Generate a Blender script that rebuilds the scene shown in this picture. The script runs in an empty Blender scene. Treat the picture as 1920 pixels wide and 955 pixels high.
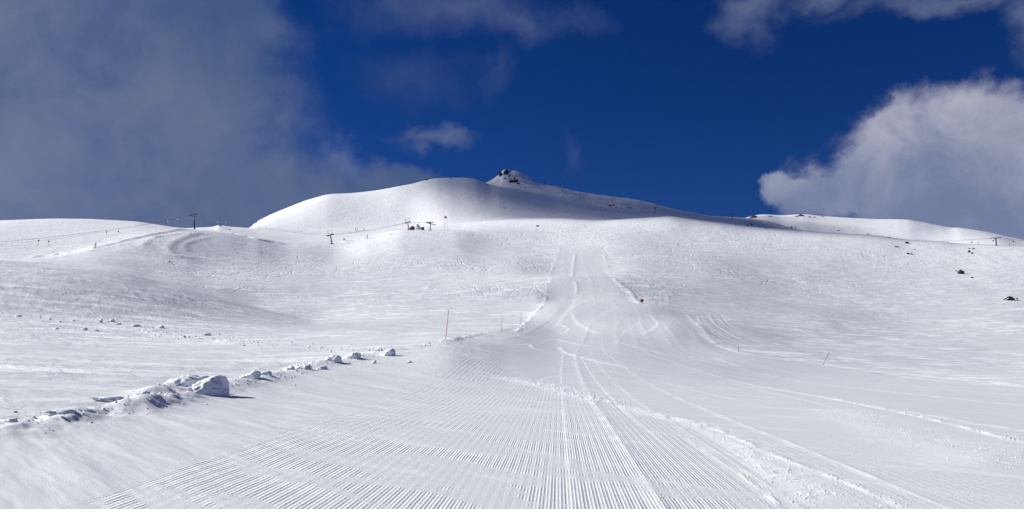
import bpy, bmesh, math, random
import numpy as np
from mathutils import Vector, Matrix, Euler, noise as mnoise
R = math.radians
random.seed(7)
scene = bpy.context.scene
COL = scene.collection

# ------------------------------------------------------------------ camera
W_, H_, F_, EYE, YE = 1920.0, 955.0, 1507.0, 1.6, 690.0
PITCH = math.atan((YE - H_ / 2) / F_)
cam_data = bpy.data.cameras.new("camera")
cam_data.sensor_width = 36.0
cam_data.lens = 36.0 * F_ / W_
cam_data.clip_start = 0.1
cam_data.clip_end = 30000
cam = bpy.data.objects.new("camera", cam_data)
cam.location = (0, 0, EYE)
cam.rotation_euler = (R(90) + PITCH, 0, 0)
COL.objects.link(cam)
scene.camera = cam

# ------------------------------------------------------------------ light
SUN_AZ, SUN_EL = R(-72), R(29.5)           # azimuth measured from +Y towards +X
SUN_DIR = Vector((math.sin(SUN_AZ) * math.cos(SUN_EL), math.cos(SUN_AZ) * math.cos(SUN_EL), math.sin(SUN_EL)))
sun_data = bpy.data.lights.new("sun", 'SUN')
sun_data.energy = 5.0
sun_data.angle = R(0.5)
sun_data.color = (1.0, 0.985, 0.945)
sun = bpy.data.objects.new("sun", sun_data)
sun.rotation_euler = SUN_DIR.to_track_quat('Z', 'Y').to_euler()
sun.location = SUN_DIR * 500
COL.objects.link(sun)
scene.view_settings.view_transform = 'Standard'
scene.view_settings.look = 'None'
scene.view_settings.exposure = 0.42
scene.view_settings.gamma = 1.0
scene.view_settings.use_curve_mapping = False
scene.cycles.volume_bounces = 1

def pray(x, y):
    """direction of a sight line through the place, as azimuth and slope"""
    x = np.asarray(x, float); y = np.asarray(y, float)
    cx = (x - W_ / 2) / F_; cy = (H_ / 2 - y) / F_
    dy = math.cos(PITCH) - math.sin(PITCH) * cy
    dz = math.sin(PITCH) + math.cos(PITCH) * cy
    return np.arctan2(cx, dy), dz / np.hypot(cx, dy)

# ------------------------------------------------------------------ world: clear alpine sky with clouds
world = bpy.data.worlds.new("World")
scene.world = world
world.use_nodes = True
nt = world.node_tree
nt.nodes.clear()
class NB:
    """small helper for building node networks"""
    def __init__(s, tree): s.t = tree
    def new(s, kind, **kw):
        n = s.t.nodes.new(kind)
        for k, v in kw.items(): setattr(n, k, v)
        return n
    def put(s, sock, v):
        if isinstance(v, (int, float)): sock.default_value = v
        elif isinstance(v, (tuple, list)): sock.default_value = v
        else: s.t.links.new(v, sock)
    def m(s, op, a, b=0.0, c=None, clamp=False):
        n = s.new('ShaderNodeMath', operation=op, use_clamp=clamp)
        s.put(n.inputs[0], a); s.put(n.inputs[1], b)
        if c is not None: s.put(n.inputs[2], c)
        return n.outputs[0]
    def rng(s, v, a, b, c=0.0, d=1.0, smooth=True):
        n = s.new('ShaderNodeMapRange', interpolation_type='SMOOTHSTEP' if smooth else 'LINEAR')
        s.put(n.inputs[0], v); s.put(n.inputs[1], a); s.put(n.inputs[2], b); s.put(n.inputs[3], c); s.put(n.inputs[4], d)
        return n.outputs[0]
    def noise(s, vec, scale, detail=4.0, rough=0.55, dist=0.0, lac=2.0):
        n = s.new('ShaderNodeTexNoise')
        if vec is not None: s.put(n.inputs['Vector'], vec)
        n.inputs['Scale'].default_value = scale; n.inputs['Detail'].default_value = detail
        n.inputs['Roughness'].default_value = rough; n.inputs['Distortion'].default_value = dist
        n.inputs['Lacunarity'].default_value = lac
        return n.outputs['Fac']
    def mix(s, f, a, b):
        n = s.new('ShaderNodeMix', data_type='RGBA')
        s.put(n.inputs[0], f); s.put(n.inputs[6], a); s.put(n.inputs[7], b)
        return n.outputs[2]
    def mapping(s, vec, scale=(1, 1, 1), rot=(0, 0, 0), loc=(0, 0, 0)):
        n = s.new('ShaderNodeMapping')
        s.put(n.inputs['Vector'], vec)
        n.inputs['Scale'].default_value = scale; n.inputs['Rotation'].default_value = rot; n.inputs['Location'].default_value = loc
        return n.outputs[0]

b = NB(nt)
sky = b.new('ShaderNodeTexSky')
sky.sky_type = 'NISHITA'
sky.sun_disc = False
sky.sun_elevation = SUN_EL
sky.sun_rotation = SUN_AZ
sky.altitude = 2500
sky.air_density = 1.0
sky.dust_density = 0.0
sky.ozone_density = 3.0
hsv = b.new('ShaderNodeHueSaturation')
hsv.inputs['Saturation'].default_value = 1.32
hsv.inputs['Hue'].default_value = 0.505
hsv.inputs['Value'].default_value = 0.55
nt.links.new(sky.outputs[0], hsv.inputs['Color'])
tc = b.new('ShaderNodeTexCoord')
sep = b.new('ShaderNodeSeparateXYZ')
nt.links.new(tc.outputs['Generated'], sep.inputs[0])
AZ = b.m('ARCTAN2', sep.outputs[0], sep.outputs[1])
EL = b.m('ARCSINE', sep.outputs[2])
cmb = b.new('ShaderNodeCombineXYZ')
nt.links.new(AZ, cmb.inputs[0]); nt.links.new(EL, cmb.inputs[1])
DIRV = cmb.outputs[0]
warp1 = b.m('SUBTRACT', b.noise(DIRV, 7.0, 6, 0.6), 0.5)
warp2 = b.m('SUBTRACT', b.noise(b.mapping(DIRV, loc=(9, 4, 2)), 7.0, 6, 0.6), 0.5)
AZw = b.m('MULTIPLY_ADD', warp1, 0.17, AZ)
ELw = b.m('MULTIPLY_ADD', warp2, 0.13, EL)
def ell(cx, cy, rx, ry, rot=0.0):
    az, te = pray(cx, cy); el = math.atan(float(te)); az = float(az)
    kx, ky = rx / F_ * 0.97, ry / F_ * 0.92
    dx = b.m('SUBTRACT', AZw, az); dy = b.m('SUBTRACT', ELw, el)
    c, s = math.cos(rot), math.sin(rot)
    u = b.m('ADD', b.m('MULTIPLY', dx, c / kx), b.m('MULTIPLY', dy, s / kx))
    v = b.m('ADD', b.m('MULTIPLY', dx, -s / ky), b.m('MULTIPLY', dy, c / ky))
    r = b.m('SQRT', b.m('ADD', b.m('MULTIPLY', u, u), b.m('MULTIPLY', v, v)))
    return b.m('SUBTRACT', 1.0, r)
def union(lst):
    o = lst[0]
    for e in lst[1:]:
        n = b.new('ShaderNodeMath', operation='SMOOTH_MAX')
        b.put(n.inputs[0], o); b.put(n.inputs[1], e); n.inputs[2].default_value = 0.12
        o = n.outputs[0]
    return o
NBIG = b.noise(DIRV, 3.2, 5, 0.5, 0.3)
NMID = b.noise(b.mapping(DIRV, loc=(3, 1, 5)), 11.0, 8, 0.62, 0.4)
NFIN = b.noise(b.mapping(DIRV, loc=(7, 7, 1)), 30.0, 6, 0.6, 0.2)
edge = b.m('ADD', b.m('MULTIPLY_ADD', NMID, 0.9, -0.45), b.m('MULTIPLY_ADD', NFIN, 0.3, -0.15))
# broad grey cloud bank on the left
left = union([ell(40, 150, 520, 420), ell(120, 420, 560, 230), ell(590, 405, 360, 150, R(-17)), ell(290, 230, 300, 240), ell(740, 350, 130, 70, R(-20)), ell(360, 50, 190, 230), ell(-500, 200, 500, 600)])
mL = b.m('MULTIPLY', b.rng(b.m('MULTIPLY_ADD', edge, 0.38, left), -0.02, 0.42), b.rng(NMID, 0.3, 0.65, 0.88, 1.0))
# big lit cumulus on the right
right = union([ell(1720, 320, 200, 140), ell(1850, 250, 160, 95), ell(1580, 375, 120, 45, R(15)), ell(1600, 325, 120, 75, R(25)), ell(1515, 362, 62, 40, R(20)), ell(1830, 420, 230, 130), ell(2150, 330, 260, 200), ell(1655, 262, 95, 58, R(20))])
mR = b.m('MULTIPLY', b.rng(b.m('MULTIPLY_ADD', edge, 0.62, right), -0.02, 0.5), b.rng(NMID, 0.3, 0.6, 0.86, 0.97))
# wisps
w1 = union([ell(840, 10, 240, 85), ell(980, 40, 170, 50, R(-10))])
w2 = union([ell(1400, 25, 70, 55), ell(1560, -10, 130, 35), ell(1780, -5, 260, 30), ell(1900, 30, 45, 75)])
w3 = union([ell(820, 264, 110, 28), ell(640, 285, 80, 45, R(-20))])
w4 = union([ell(930, 150, 45, 110, R(-20)), ell(1060, 290, 30, 60, R(20)), ell(780, 165, 150, 90)])
def soft(e, lo, hi, k, amt): return b.m('MULTIPLY', b.rng(b.m('MULTIPLY_ADD', edge, k, e), lo, hi), amt)
mW = soft(w1, -0.15, 1.35, 1.25, 0.30)
mW = b.m('MAXIMUM', mW, soft(w2, -0.1, 1.3, 1.25, 0.44))
mW = b.m('MAXIMUM', mW, soft(w3, 0.0, 1.1, 1.0, 0.36))
mW = b.m('MAXIMUM', mW, soft(w4, 0.0, 1.2, 1.1, 0.10))
colL = b.mix(b.rng(b.m('MULTIPLY_ADD', b.m('SUBTRACT', NMID, 0.5), 0.3, NBIG), 0.36, 0.66), (0.050, 0.088, 0.205, 1), (0.142, 0.176, 0.285, 1))
azl = b.rng(AZ, -0.62, -0.25)
colL = b.mix(b.m('MULTIPLY', azl, 0.55), colL, (0.060, 0.100, 0.215, 1))
litR = b.rng(b.m('MULTIPLY_ADD', NMID, 0.25, b.m('MULTIPLY_ADD', EL, 1.0, 0.0)), 0.27, 0.48)
colR = b.mix(litR, (0.165, 0.205, 0.330, 1), (0.40, 0.40, 0.49, 1))
colW = (0.21, 0.255, 0.36, 1)
skyS = b.new('ShaderNodeVectorMath', operation='MULTIPLY')
nt.links.new(hsv.outputs[0], skyS.inputs[0]); skyS.inputs[1].default_value = (0.037, 0.047, 0.079)
cS = b.mix(mW, skyS.outputs[0], colW)
cS = b.mix(mR, cS, colR)
cS = b.mix(mL, cS, colL)
up = b.new('ShaderNodeVectorMath', operation='SCALE')
nt.links.new(cS, up.inputs[0]); up.inputs[3].default_value = 8.3
bg = b.new('ShaderNodeBackground')
nt.links.new(up.outputs[0], bg.inputs['Color'])
bg.inputs['Strength'].default_value = 0.1
wo = b.new('ShaderNodeOutputWorld')
nt.links.new(bg.outputs[0], wo.inputs['Surface'])

# ------------------------------------------------------------------ tagging helpers
def tag(o, label=None, cat=None, group=None, kind=None):
    if label: o['label'] = label
    if cat: o['category'] = cat
    if group: o['group'] = group
    if kind: o['kind'] = kind
    return o
def empty(name, loc, rz=0.0, label=None, cat=None, group=None, scale=1.0):
    o = bpy.data.objects.new(name, None)
    o.location = loc; o.rotation_euler = (0, 0, rz); o.scale = (scale,) * 3
    o.empty_display_size = 0.2
    COL.objects.link(o)
    return tag(o, label, cat, group)
def link(name, me, mat, parent=None, smooth=False):
    if smooth:
        for p in me.polygons: p.use_smooth = True
    if mat is not None and len(me.materials) == 0: me.materials.append(mat)
    o = bpy.data.objects.new(name, me)
    COL.objects.link(o)
    if parent is not None: o.parent = parent
    return o
def copy_tree(o, parent=None):
    c = o.copy(); COL.objects.link(c); c.parent = parent
    for ch in list(o.children): copy_tree(ch, c)
    return c
class MB:
    def __init__(s): s.bm = bmesh.new()
    def box(s, c, size, rot=(0, 0, 0), taper=1.0):
        M = Matrix.Translation(c) @ Euler(rot).to_matrix().to_4x4() @ Matrix.Diagonal((size[0], size[1], size[2], 1))
        r = bmesh.ops.create_cube(s.bm, size=1.0, matrix=M)
        return s
    def tube(s, p, q, r, r2=None, seg=10):
        p = Vector(p); q = Vector(q); d = q - p
        M = Matrix.Translation((p + q) / 2) @ d.to_track_quat('Z', 'Y').to_matrix().to_4x4()
        bmesh.ops.create_cone(s.bm, cap_ends=True, segments=seg, radius1=r, radius2=r if r2 is None else r2, depth=d.length, matrix=M)
        return s
    def prism(s, pts, y0, y1):
        a = [s.bm.verts.new((x, y0, z)) for x, z in pts]
        c = [s.bm.verts.new((x, y1, z)) for x, z in pts]
        n = len(pts)
        s.bm.faces.new(a); s.bm.faces.new(c[::-1])
        for i in range(n):
            s.bm.faces.new((a[i], a[(i + 1) % n], c[(i + 1) % n], c[i])[::-1])
        bmesh.ops.recalc_face_normals(s.bm, faces=s.bm.faces[:])
        return s
    def ball(s, c, r, seg=10, sc=(1, 1, 1)):
        M = Matrix.Translation(c) @ Matrix.Diagonal((sc[0], sc[1], sc[2], 1))
        bmesh.ops.create_uvsphere(s.bm, u_segments=seg, v_segments=seg // 2 + 2, radius=r, matrix=M)
        return s
    def build(s, name, mat, parent=None, smooth=False):
        me = bpy.data.meshes.new(name); s.bm.to_mesh(me); s.bm.free()
        return link(name, me, mat, parent, smooth)

# ------------------------------------------------------------------ materials
def base_mat(name, color, rough=0.6, metal=0.0, vary=0.15, scale=4.0):
    m = bpy.data.materials.new(name); m.use_nodes = True
    nb = NB(m.node_tree); p = m.node_tree.nodes['Principled BSDF']
    g = nb.new('ShaderNodeTexCoord')
    f = nb.noise(g.outputs['Object'], scale, 5, 0.6)
    c1 = tuple(max(0, v * (1 - vary)) for v in color) + (1,); c2 = tuple(min(1, v * (1 + vary)) for v in color) + (1,)
    m.node_tree.links.new(nb.mix(f, c1, c2), p.inputs['Base Color'])
    p.inputs['Roughness'].default_value = rough; p.inputs['Metallic'].default_value = metal
    return m

def snow_ground_mat():
    m = bpy.data.materials.new("snow"); m.use_nodes = True
    t = m.node_tree; nb = NB(t); p = t.nodes['Principled BSDF']
    def attr(n):
        a = nb.new('ShaderNodeAttribute'); a.attribute_name = n; return a.outputs['Fac']
    gu, gm, rg, op = attr('groom_u'), attr('groom_mask'), attr('rough_mask'), attr('offpiste')
    geo = nb.new('ShaderNodeNewGeometry'); P = geo.outputs['Position']
    zs = nb.new('ShaderNodeSeparateXYZ'); t.links.new(P, zs.inputs[0]); zp = zs.outputs[2]
    # wind drift tongues covering the corduroy
    wv = nb.mapping(P, rot=(0, 0, R(-38)), scale=(1.0, 1.0, 1.0))
    wv2 = nb.mapping(wv, scale=(1.15, 0.28, 0.3))
    d1 = nb.noise(wv2, 1.0, 4, 0.52, 0.5)
    d1b = nb.noise(nb.mapping(wv, scale=(5.0, 1.1, 1.0)), 1.0, 3, 0.5, 0.4)
    drift = nb.m('MULTIPLY_ADD', d1b, 0.35, d1)
    bare = nb.rng(nb.m('MULTIPLY_ADD', nb.rng(gu, 10.0, 45.0), -0.07, drift), 0.635, 0.715, 1.0, 0.0)
    brk = nb.rng(nb.noise(P, 9.0, 3, 0.6), 0.25, 0.6, 0.5, 1.0)
    wav = nb.m('SINE', nb.m('MULTIPLY', gu, 2 * math.pi))
    wav = nb.m('ADD', wav, nb.m('MULTIPLY', nb.m('SINE', nb.m('MULTIPLY_ADD', gu, 4 * math.pi, 0.6)), 0.3))
    tilt = nb.m('MULTIPLY', nb.m('MULTIPLY', wav, nb.m('MULTIPLY', bare, brk)), nb.m('MULTIPLY', gm, 0.37))
    cleat = nb.m('MULTIPLY', nb.m('SINE', nb.m('MULTIPLY', gu, 2 * math.pi / 3.0)), nb.m('MULTIPLY', nb.rng(bare, 0.0, 1.0, 0.35, 1.0), nb.m('MULTIPLY', gm, 0.085)))
    tilt = nb.m('ADD', tilt, cleat)
    h = nb.m('MULTIPLY', nb.m('MULTIPLY', drift, gm), 0.003)
    grain = nb.noise(P, 55.0, 3, 0.7)
    h = nb.m('MULTIPLY_ADD', grain, 0.009, h)
    lump = nb.noise(P, 6.0, 4, 0.6)
    h = nb.m('MULTIPLY_ADD', lump, 0.006, h)
    chunks = nb.noise(P, 48.0, 4, 0.7)
    ch = nb.rng(chunks, 0.35, 0.75)
    h = nb.m('ADD', h, nb.m('MULTIPLY', nb.m('MULTIPLY', ch, rg), 0.006))
    # off piste: wind carved sastrugi of several sizes
    s1 = nb.noise(nb.mapping(wv, scale=(0.9, 0.33, 0.5)), 1.0, 5, 0.6, 0.25)
    s1 = nb.rng(s1, 0.40, 0.66)
    s2 = nb.noise(nb.mapping(nb.mapping(P, rot=(0, 0, R(-10))), scale=(0.06, 0.17, 0.1)), 1.0, 6, 0.62, 0.25)
    s2 = nb.rng(s2, 0.36, 0.68)
    s3 = nb.noise(nb.mapping(wv, scale=(4.0, 1.6, 1.6)), 1.0, 4, 0.6, 0.4)
    patch = nb.rng(nb.noise(P, 0.035, 4, 0.55), 0.40, 0.60, 0.12, 1.0)
    o = nb.m('MULTIPLY_ADD', s1, 0.045, nb.m('MULTIPLY', s2, 0.135))
    o = nb.m('MULTIPLY_ADD', s3, 0.02, o)
    o = nb.m('SUBTRACT', nb.m('MULTIPLY', o, patch), 0.05)
    h = nb.m('ADD', h, nb.m('MULTIPLY', o, op))
    # old ski tracks: winding shallow lines running down the slope
    trk = None
    for sc_, lc_, am_ in (((0.085, 0.022, 0.02), (3, 1, 0), 0.06), ((0.12, 0.035, 0.02), (17, 5, 0), 0.05), ((0.06, 0.016, 0.02), (31, 9, 0), 0.07), ((0.2, 0.05, 0.02), (41, 2, 0), 0.035)):
        nz_ = nb.noise(nb.mapping(P, scale=sc_, loc=lc_, rot=(0, 0, R(lc_[0]))), 1.0, 1.5, 0.45, 0.1)
        ln_ = nb.m('MULTIPLY', nb.rng(nb.m('ABSOLUTE', nb.m('SUBTRACT', nz_, 0.5)), 0.0, 0.006 + sc_[0] * 0.10, 1.0, 0.0), am_)
        trk = ln_ if trk is None else nb.m('ADD', trk, ln_)
    tm = nb.m('MULTIPLY', nb.rng(nb.noise(P, 0.02, 2, 0.5), 0.42, 0.6), nb.rng(zp, 8.0, 30.0))
    h = nb.m('SUBTRACT', h, nb.m('MULTIPLY', nb.m('MULTIPLY', trk, tm), nb.m('MULTIPLY_ADD', op, 0.85, 0.2)))
    far = nb.noise(nb.mapping(P, scale=(0.02, 0.02, 0.02)), 1.0, 3, 0.5, 0.2)
    h = nb.m('ADD', h, nb.m('MULTIPLY', far, 0.8))
    bmp = nb.new('ShaderNodeBump'); bmp.inputs['Strength'].default_value = 1.0; bmp.inputs['Distance'].default_value = 1.0
    t.links.new(h, bmp.inputs['Height'])
    tv = nb.new('ShaderNodeCombineXYZ'); t.links.new(tilt, tv.inputs[0])
    va = nb.new('ShaderNodeVectorMath', operation='ADD'); t.links.new(bmp.outputs[0], va.inputs[0]); t.links.new(tv.outputs[0], va.inputs[1])
    vn = nb.new('ShaderNodeVectorMath', operation='NORMALIZE'); t.links.new(va.outputs[0], vn.inputs[0])
    t.links.new(vn.outputs[0], p.inputs['Normal'])
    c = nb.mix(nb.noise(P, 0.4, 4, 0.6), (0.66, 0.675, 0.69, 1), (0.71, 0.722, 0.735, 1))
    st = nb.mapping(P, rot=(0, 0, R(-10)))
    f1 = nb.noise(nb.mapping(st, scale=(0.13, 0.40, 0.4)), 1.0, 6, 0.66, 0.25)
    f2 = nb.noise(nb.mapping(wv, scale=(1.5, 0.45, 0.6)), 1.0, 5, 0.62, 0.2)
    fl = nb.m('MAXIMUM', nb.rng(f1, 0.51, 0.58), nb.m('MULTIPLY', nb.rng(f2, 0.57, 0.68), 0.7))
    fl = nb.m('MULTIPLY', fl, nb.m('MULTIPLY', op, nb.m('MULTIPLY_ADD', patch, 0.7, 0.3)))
    c = nb.mix(fl, c, (0.95, 0.955, 0.96, 1))  # sunlit sastrugi highlights painted into the colour as white streaky flecks
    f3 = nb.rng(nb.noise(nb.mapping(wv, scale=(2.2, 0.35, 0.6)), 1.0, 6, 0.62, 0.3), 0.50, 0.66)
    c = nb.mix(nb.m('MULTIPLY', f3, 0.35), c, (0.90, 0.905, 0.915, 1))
    c = nb.mix(nb.m('MAXIMUM', nb.m('MULTIPLY', nb.rng(zp, 5.0, 90.0, 0.0, 0.9), nb.m('MULTIPLY_ADD', op, 0.5, 0.5)), nb.m('MULTIPLY', rg, 0.8)), c, (0.93, 0.935, 0.945, 1))  # sunlit look of upper slopes painted in by height; loose rough snow paler too
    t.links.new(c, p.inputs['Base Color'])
    p.inputs['Roughness'].default_value = 0.55
    p.inputs['Specular IOR Level'].default_value = 0.5
    p.inputs['IOR'].default_value = 1.31
    return m
def snow_mat():
    m = bpy.data.materials.new("snow_lump"); m.use_nodes = True
    t = m.node_tree; nb = NB(t); p = t.nodes['Principled BSDF']
    geo = nb.new('ShaderNodeNewGeometry'); P = geo.outputs['Position']
    h = nb.m('MULTIPLY_ADD', nb.noise(P, 45.0, 4, 0.7), 0.006, nb.m('MULTIPLY', nb.noise(P, 7.0, 4, 0.6), 0.05))
    bmp = nb.new('ShaderNodeBump'); bmp.inputs['Strength'].default_value = 1.0; bmp.inputs['Distance'].default_value = 1.0
    t.links.new(h, bmp.inputs['Height']); t.links.new(bmp.outputs[0], p.inputs['Normal'])
    p.inputs['Base Color'].default_value = (0.86, 0.875, 0.9, 1)
    p.inputs['Roughness'].default_value = 0.55; p.inputs['IOR'].default_value = 1.31
    return m
def rock_mat(name, c1, c2, snow_lo=0.55):
    m = bpy.data.materials.new(name); m.use_nodes = True
    t = m.node_tree; nb = NB(t); p = t.nodes['Principled BSDF']
    geo = nb.new('ShaderNodeNewGeometry'); P = geo.outputs['Position']
    sp = nb.new('ShaderNodeSeparateXYZ'); t.links.new(geo.outputs['Normal'], sp.inputs[0])
    tcx = nb.new('ShaderNodeTexCoord')
    n1 = nb.noise(tcx.outputs['Object'], 2.2, 6, 0.65)
    sn = nb.rng(nb.m('MULTIPLY_ADD', nb.m('SUBTRACT', n1, 0.5), 1.0, sp.outputs[2]), snow_lo, snow_lo + 0.12)
    rc = nb.mix(nb.rng(nb.noise(tcx.outputs['Object'], 5.0, 6, 0.7), 0.3, 0.7), c1, c2)
    t.links.new(nb.mix(sn, rc, (0.85, 0.87, 0.9, 1)), p.inputs['Base Color'])
    bmp = nb.new('ShaderNodeBump'); bmp.inputs['Strength'].default_value = 0.8; bmp.inputs['Distance'].default_value = 0.3
    t.links.new(n1, bmp.inputs['Height']); t.links.new(bmp.outputs[0], p.inputs['Normal'])
    p.inputs['Roughness'].default_value = 0.85
    return m
SNOWG = snow_ground_mat(); SNOW = snow_mat()
ROCK_D = rock_mat("dark_rock", (0.014, 0.011, 0.011, 1), (0.065, 0.05, 0.044, 1), 0.62)
ROCK_B = rock_mat("brown_rock", (0.035, 0.022, 0.016, 1), (0.16, 0.11, 0.08, 1), 0.72)
STEEL = base_mat("galvanised_steel", (0.10, 0.10, 0.105), 0.55, 0.3)
DARKST = base_mat("dark_steel", (0.022, 0.022, 0.028), 0.6, 0.2)
CABLE = base_mat("cable_steel", (0.05, 0.05, 0.06), 0.6, 0.3)
REDP = base_mat("red_pole_plastic", (0.33, 0.018, 0.02), 0.5, vary=0.25)
ORP = base_mat("orange_pole_plastic", (0.42, 0.08, 0.05), 0.5)
GREYP = base_mat("grey_wood_pole", (0.13, 0.12, 0.13), 0.7)
LOG = base_mat("log_wood", (0.17, 0.06, 0.03), 0.8, vary=0.4)
TAN = base_mat("tan_board", (0.22, 0.12, 0.05), 0.8, vary=0.4)
ROOFR = base_mat("red_brown_roof", (0.10, 0.022, 0.016), 0.7)
GLASS = base_mat("dark_window_glass", (0.02, 0.025, 0.035), 0.15)
BLACKC = base_mat("black_cloth", (0.012, 0.012, 0.016), 0.8)
BLUEC = base_mat("blue_cloth", (0.02, 0.03, 0.22), 0.8)
NAVYC = base_mat("navy_cloth", (0.015, 0.02, 0.06), 0.8)
REDC = base_mat("red_cloth", (0.45, 0.02, 0.02), 0.8)
TEALC = base_mat("teal_cloth", (0.04, 0.14, 0.13), 0.8)
FACE = base_mat("skin_tone", (0.45, 0.25, 0.18), 0.6)
WHITEM = base_mat("white_metal", (0.6, 0.6, 0.62), 0.5)

# ------------------------------------------------------------------ terrain
def vnoise(x, y, seed=0):
    xi = np.floor(x); yi = np.floor(y); fx = x - xi; fy = y - yi
    xi = xi.astype(np.int64); yi = yi.astype(np.int64)
    fx = fx * fx * fx * (fx * (fx * 6 - 15) + 10); fy = fy * fy * fy * (fy * (fy * 6 - 15) + 10)
    def h(a, c):
        n = (a * 374761393 + c * 668265263 + seed * 1442695041) & 0xFFFFFFFF
        n = ((n ^ (n >> 13)) * 1274126177) & 0xFFFFFFFF
        n = n ^ (n >> 16)
        return (n & 0xFFFF) / 32767.5 - 1.0
    a = h(xi, yi); c = h(xi + 1, yi); d = h(xi, yi + 1); e = h(xi + 1, yi + 1)
    return (a + (c - a) * fx) * (1 - fy) + (d + (e - d) * fx) * fy
def fbm(x, y, oct=4, seed=0, gain=0.5):
    o = 0; a = 1.0; s = 0
    for i in range(oct):
        c, sn = math.cos(0.6 * i), math.sin(0.6 * i)
        o = o + a * vnoise((x * c - y * sn) + 13.7 * i, (x * sn + y * c) - 7.1 * i, seed + i); s += a
        x = x * 2.03; y = y * 2.03; a *= gain
    return o / s
def sstep(x, a, c):
    t = np.clip((x - a) / (c - a), 0, 1); return t * t * (3 - 2 * t)
def pchip_d(x, y):
    """slopes for a monotone cubic, knots along axis 0"""
    h = np.diff(x, axis=0); dl = np.diff(y, axis=0) / h
    d = np.zeros_like(y)
    w1 = 2 * h[1:] + h[:-1]; w2 = h[1:] + 2 * h[:-1]
    ok = dl[1:] * dl[:-1] > 0
    with np.errstate(divide='ignore', invalid='ignore'):
        hm = (w1 + w2) / (w1 / dl[:-1] + w2 / dl[1:])
    d[1:-1] = np.where(ok, hm, 0)
    d[0] = dl[0]; d[-1] = dl[-1]
    return d
def pchip(xk, yk, x):
    xk = np.asarray(xk, float); yk = np.asarray(yk, float); d = pchip_d(xk, yk)
    x = np.clip(x, xk[0], xk[-1])
    i = np.clip(np.searchsorted(xk, x) - 1, 0, len(xk) - 2)
    h = xk[i + 1] - xk[i]; t = (x - xk[i]) / h
    return ((2*t**3-3*t**2+1)*yk[i] + (t**3-2*t**2+t)*h*d[i] + (-2*t**3+3*t**2)*yk[i+1] + (t**3-t**2)*h*d[i+1])

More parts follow.
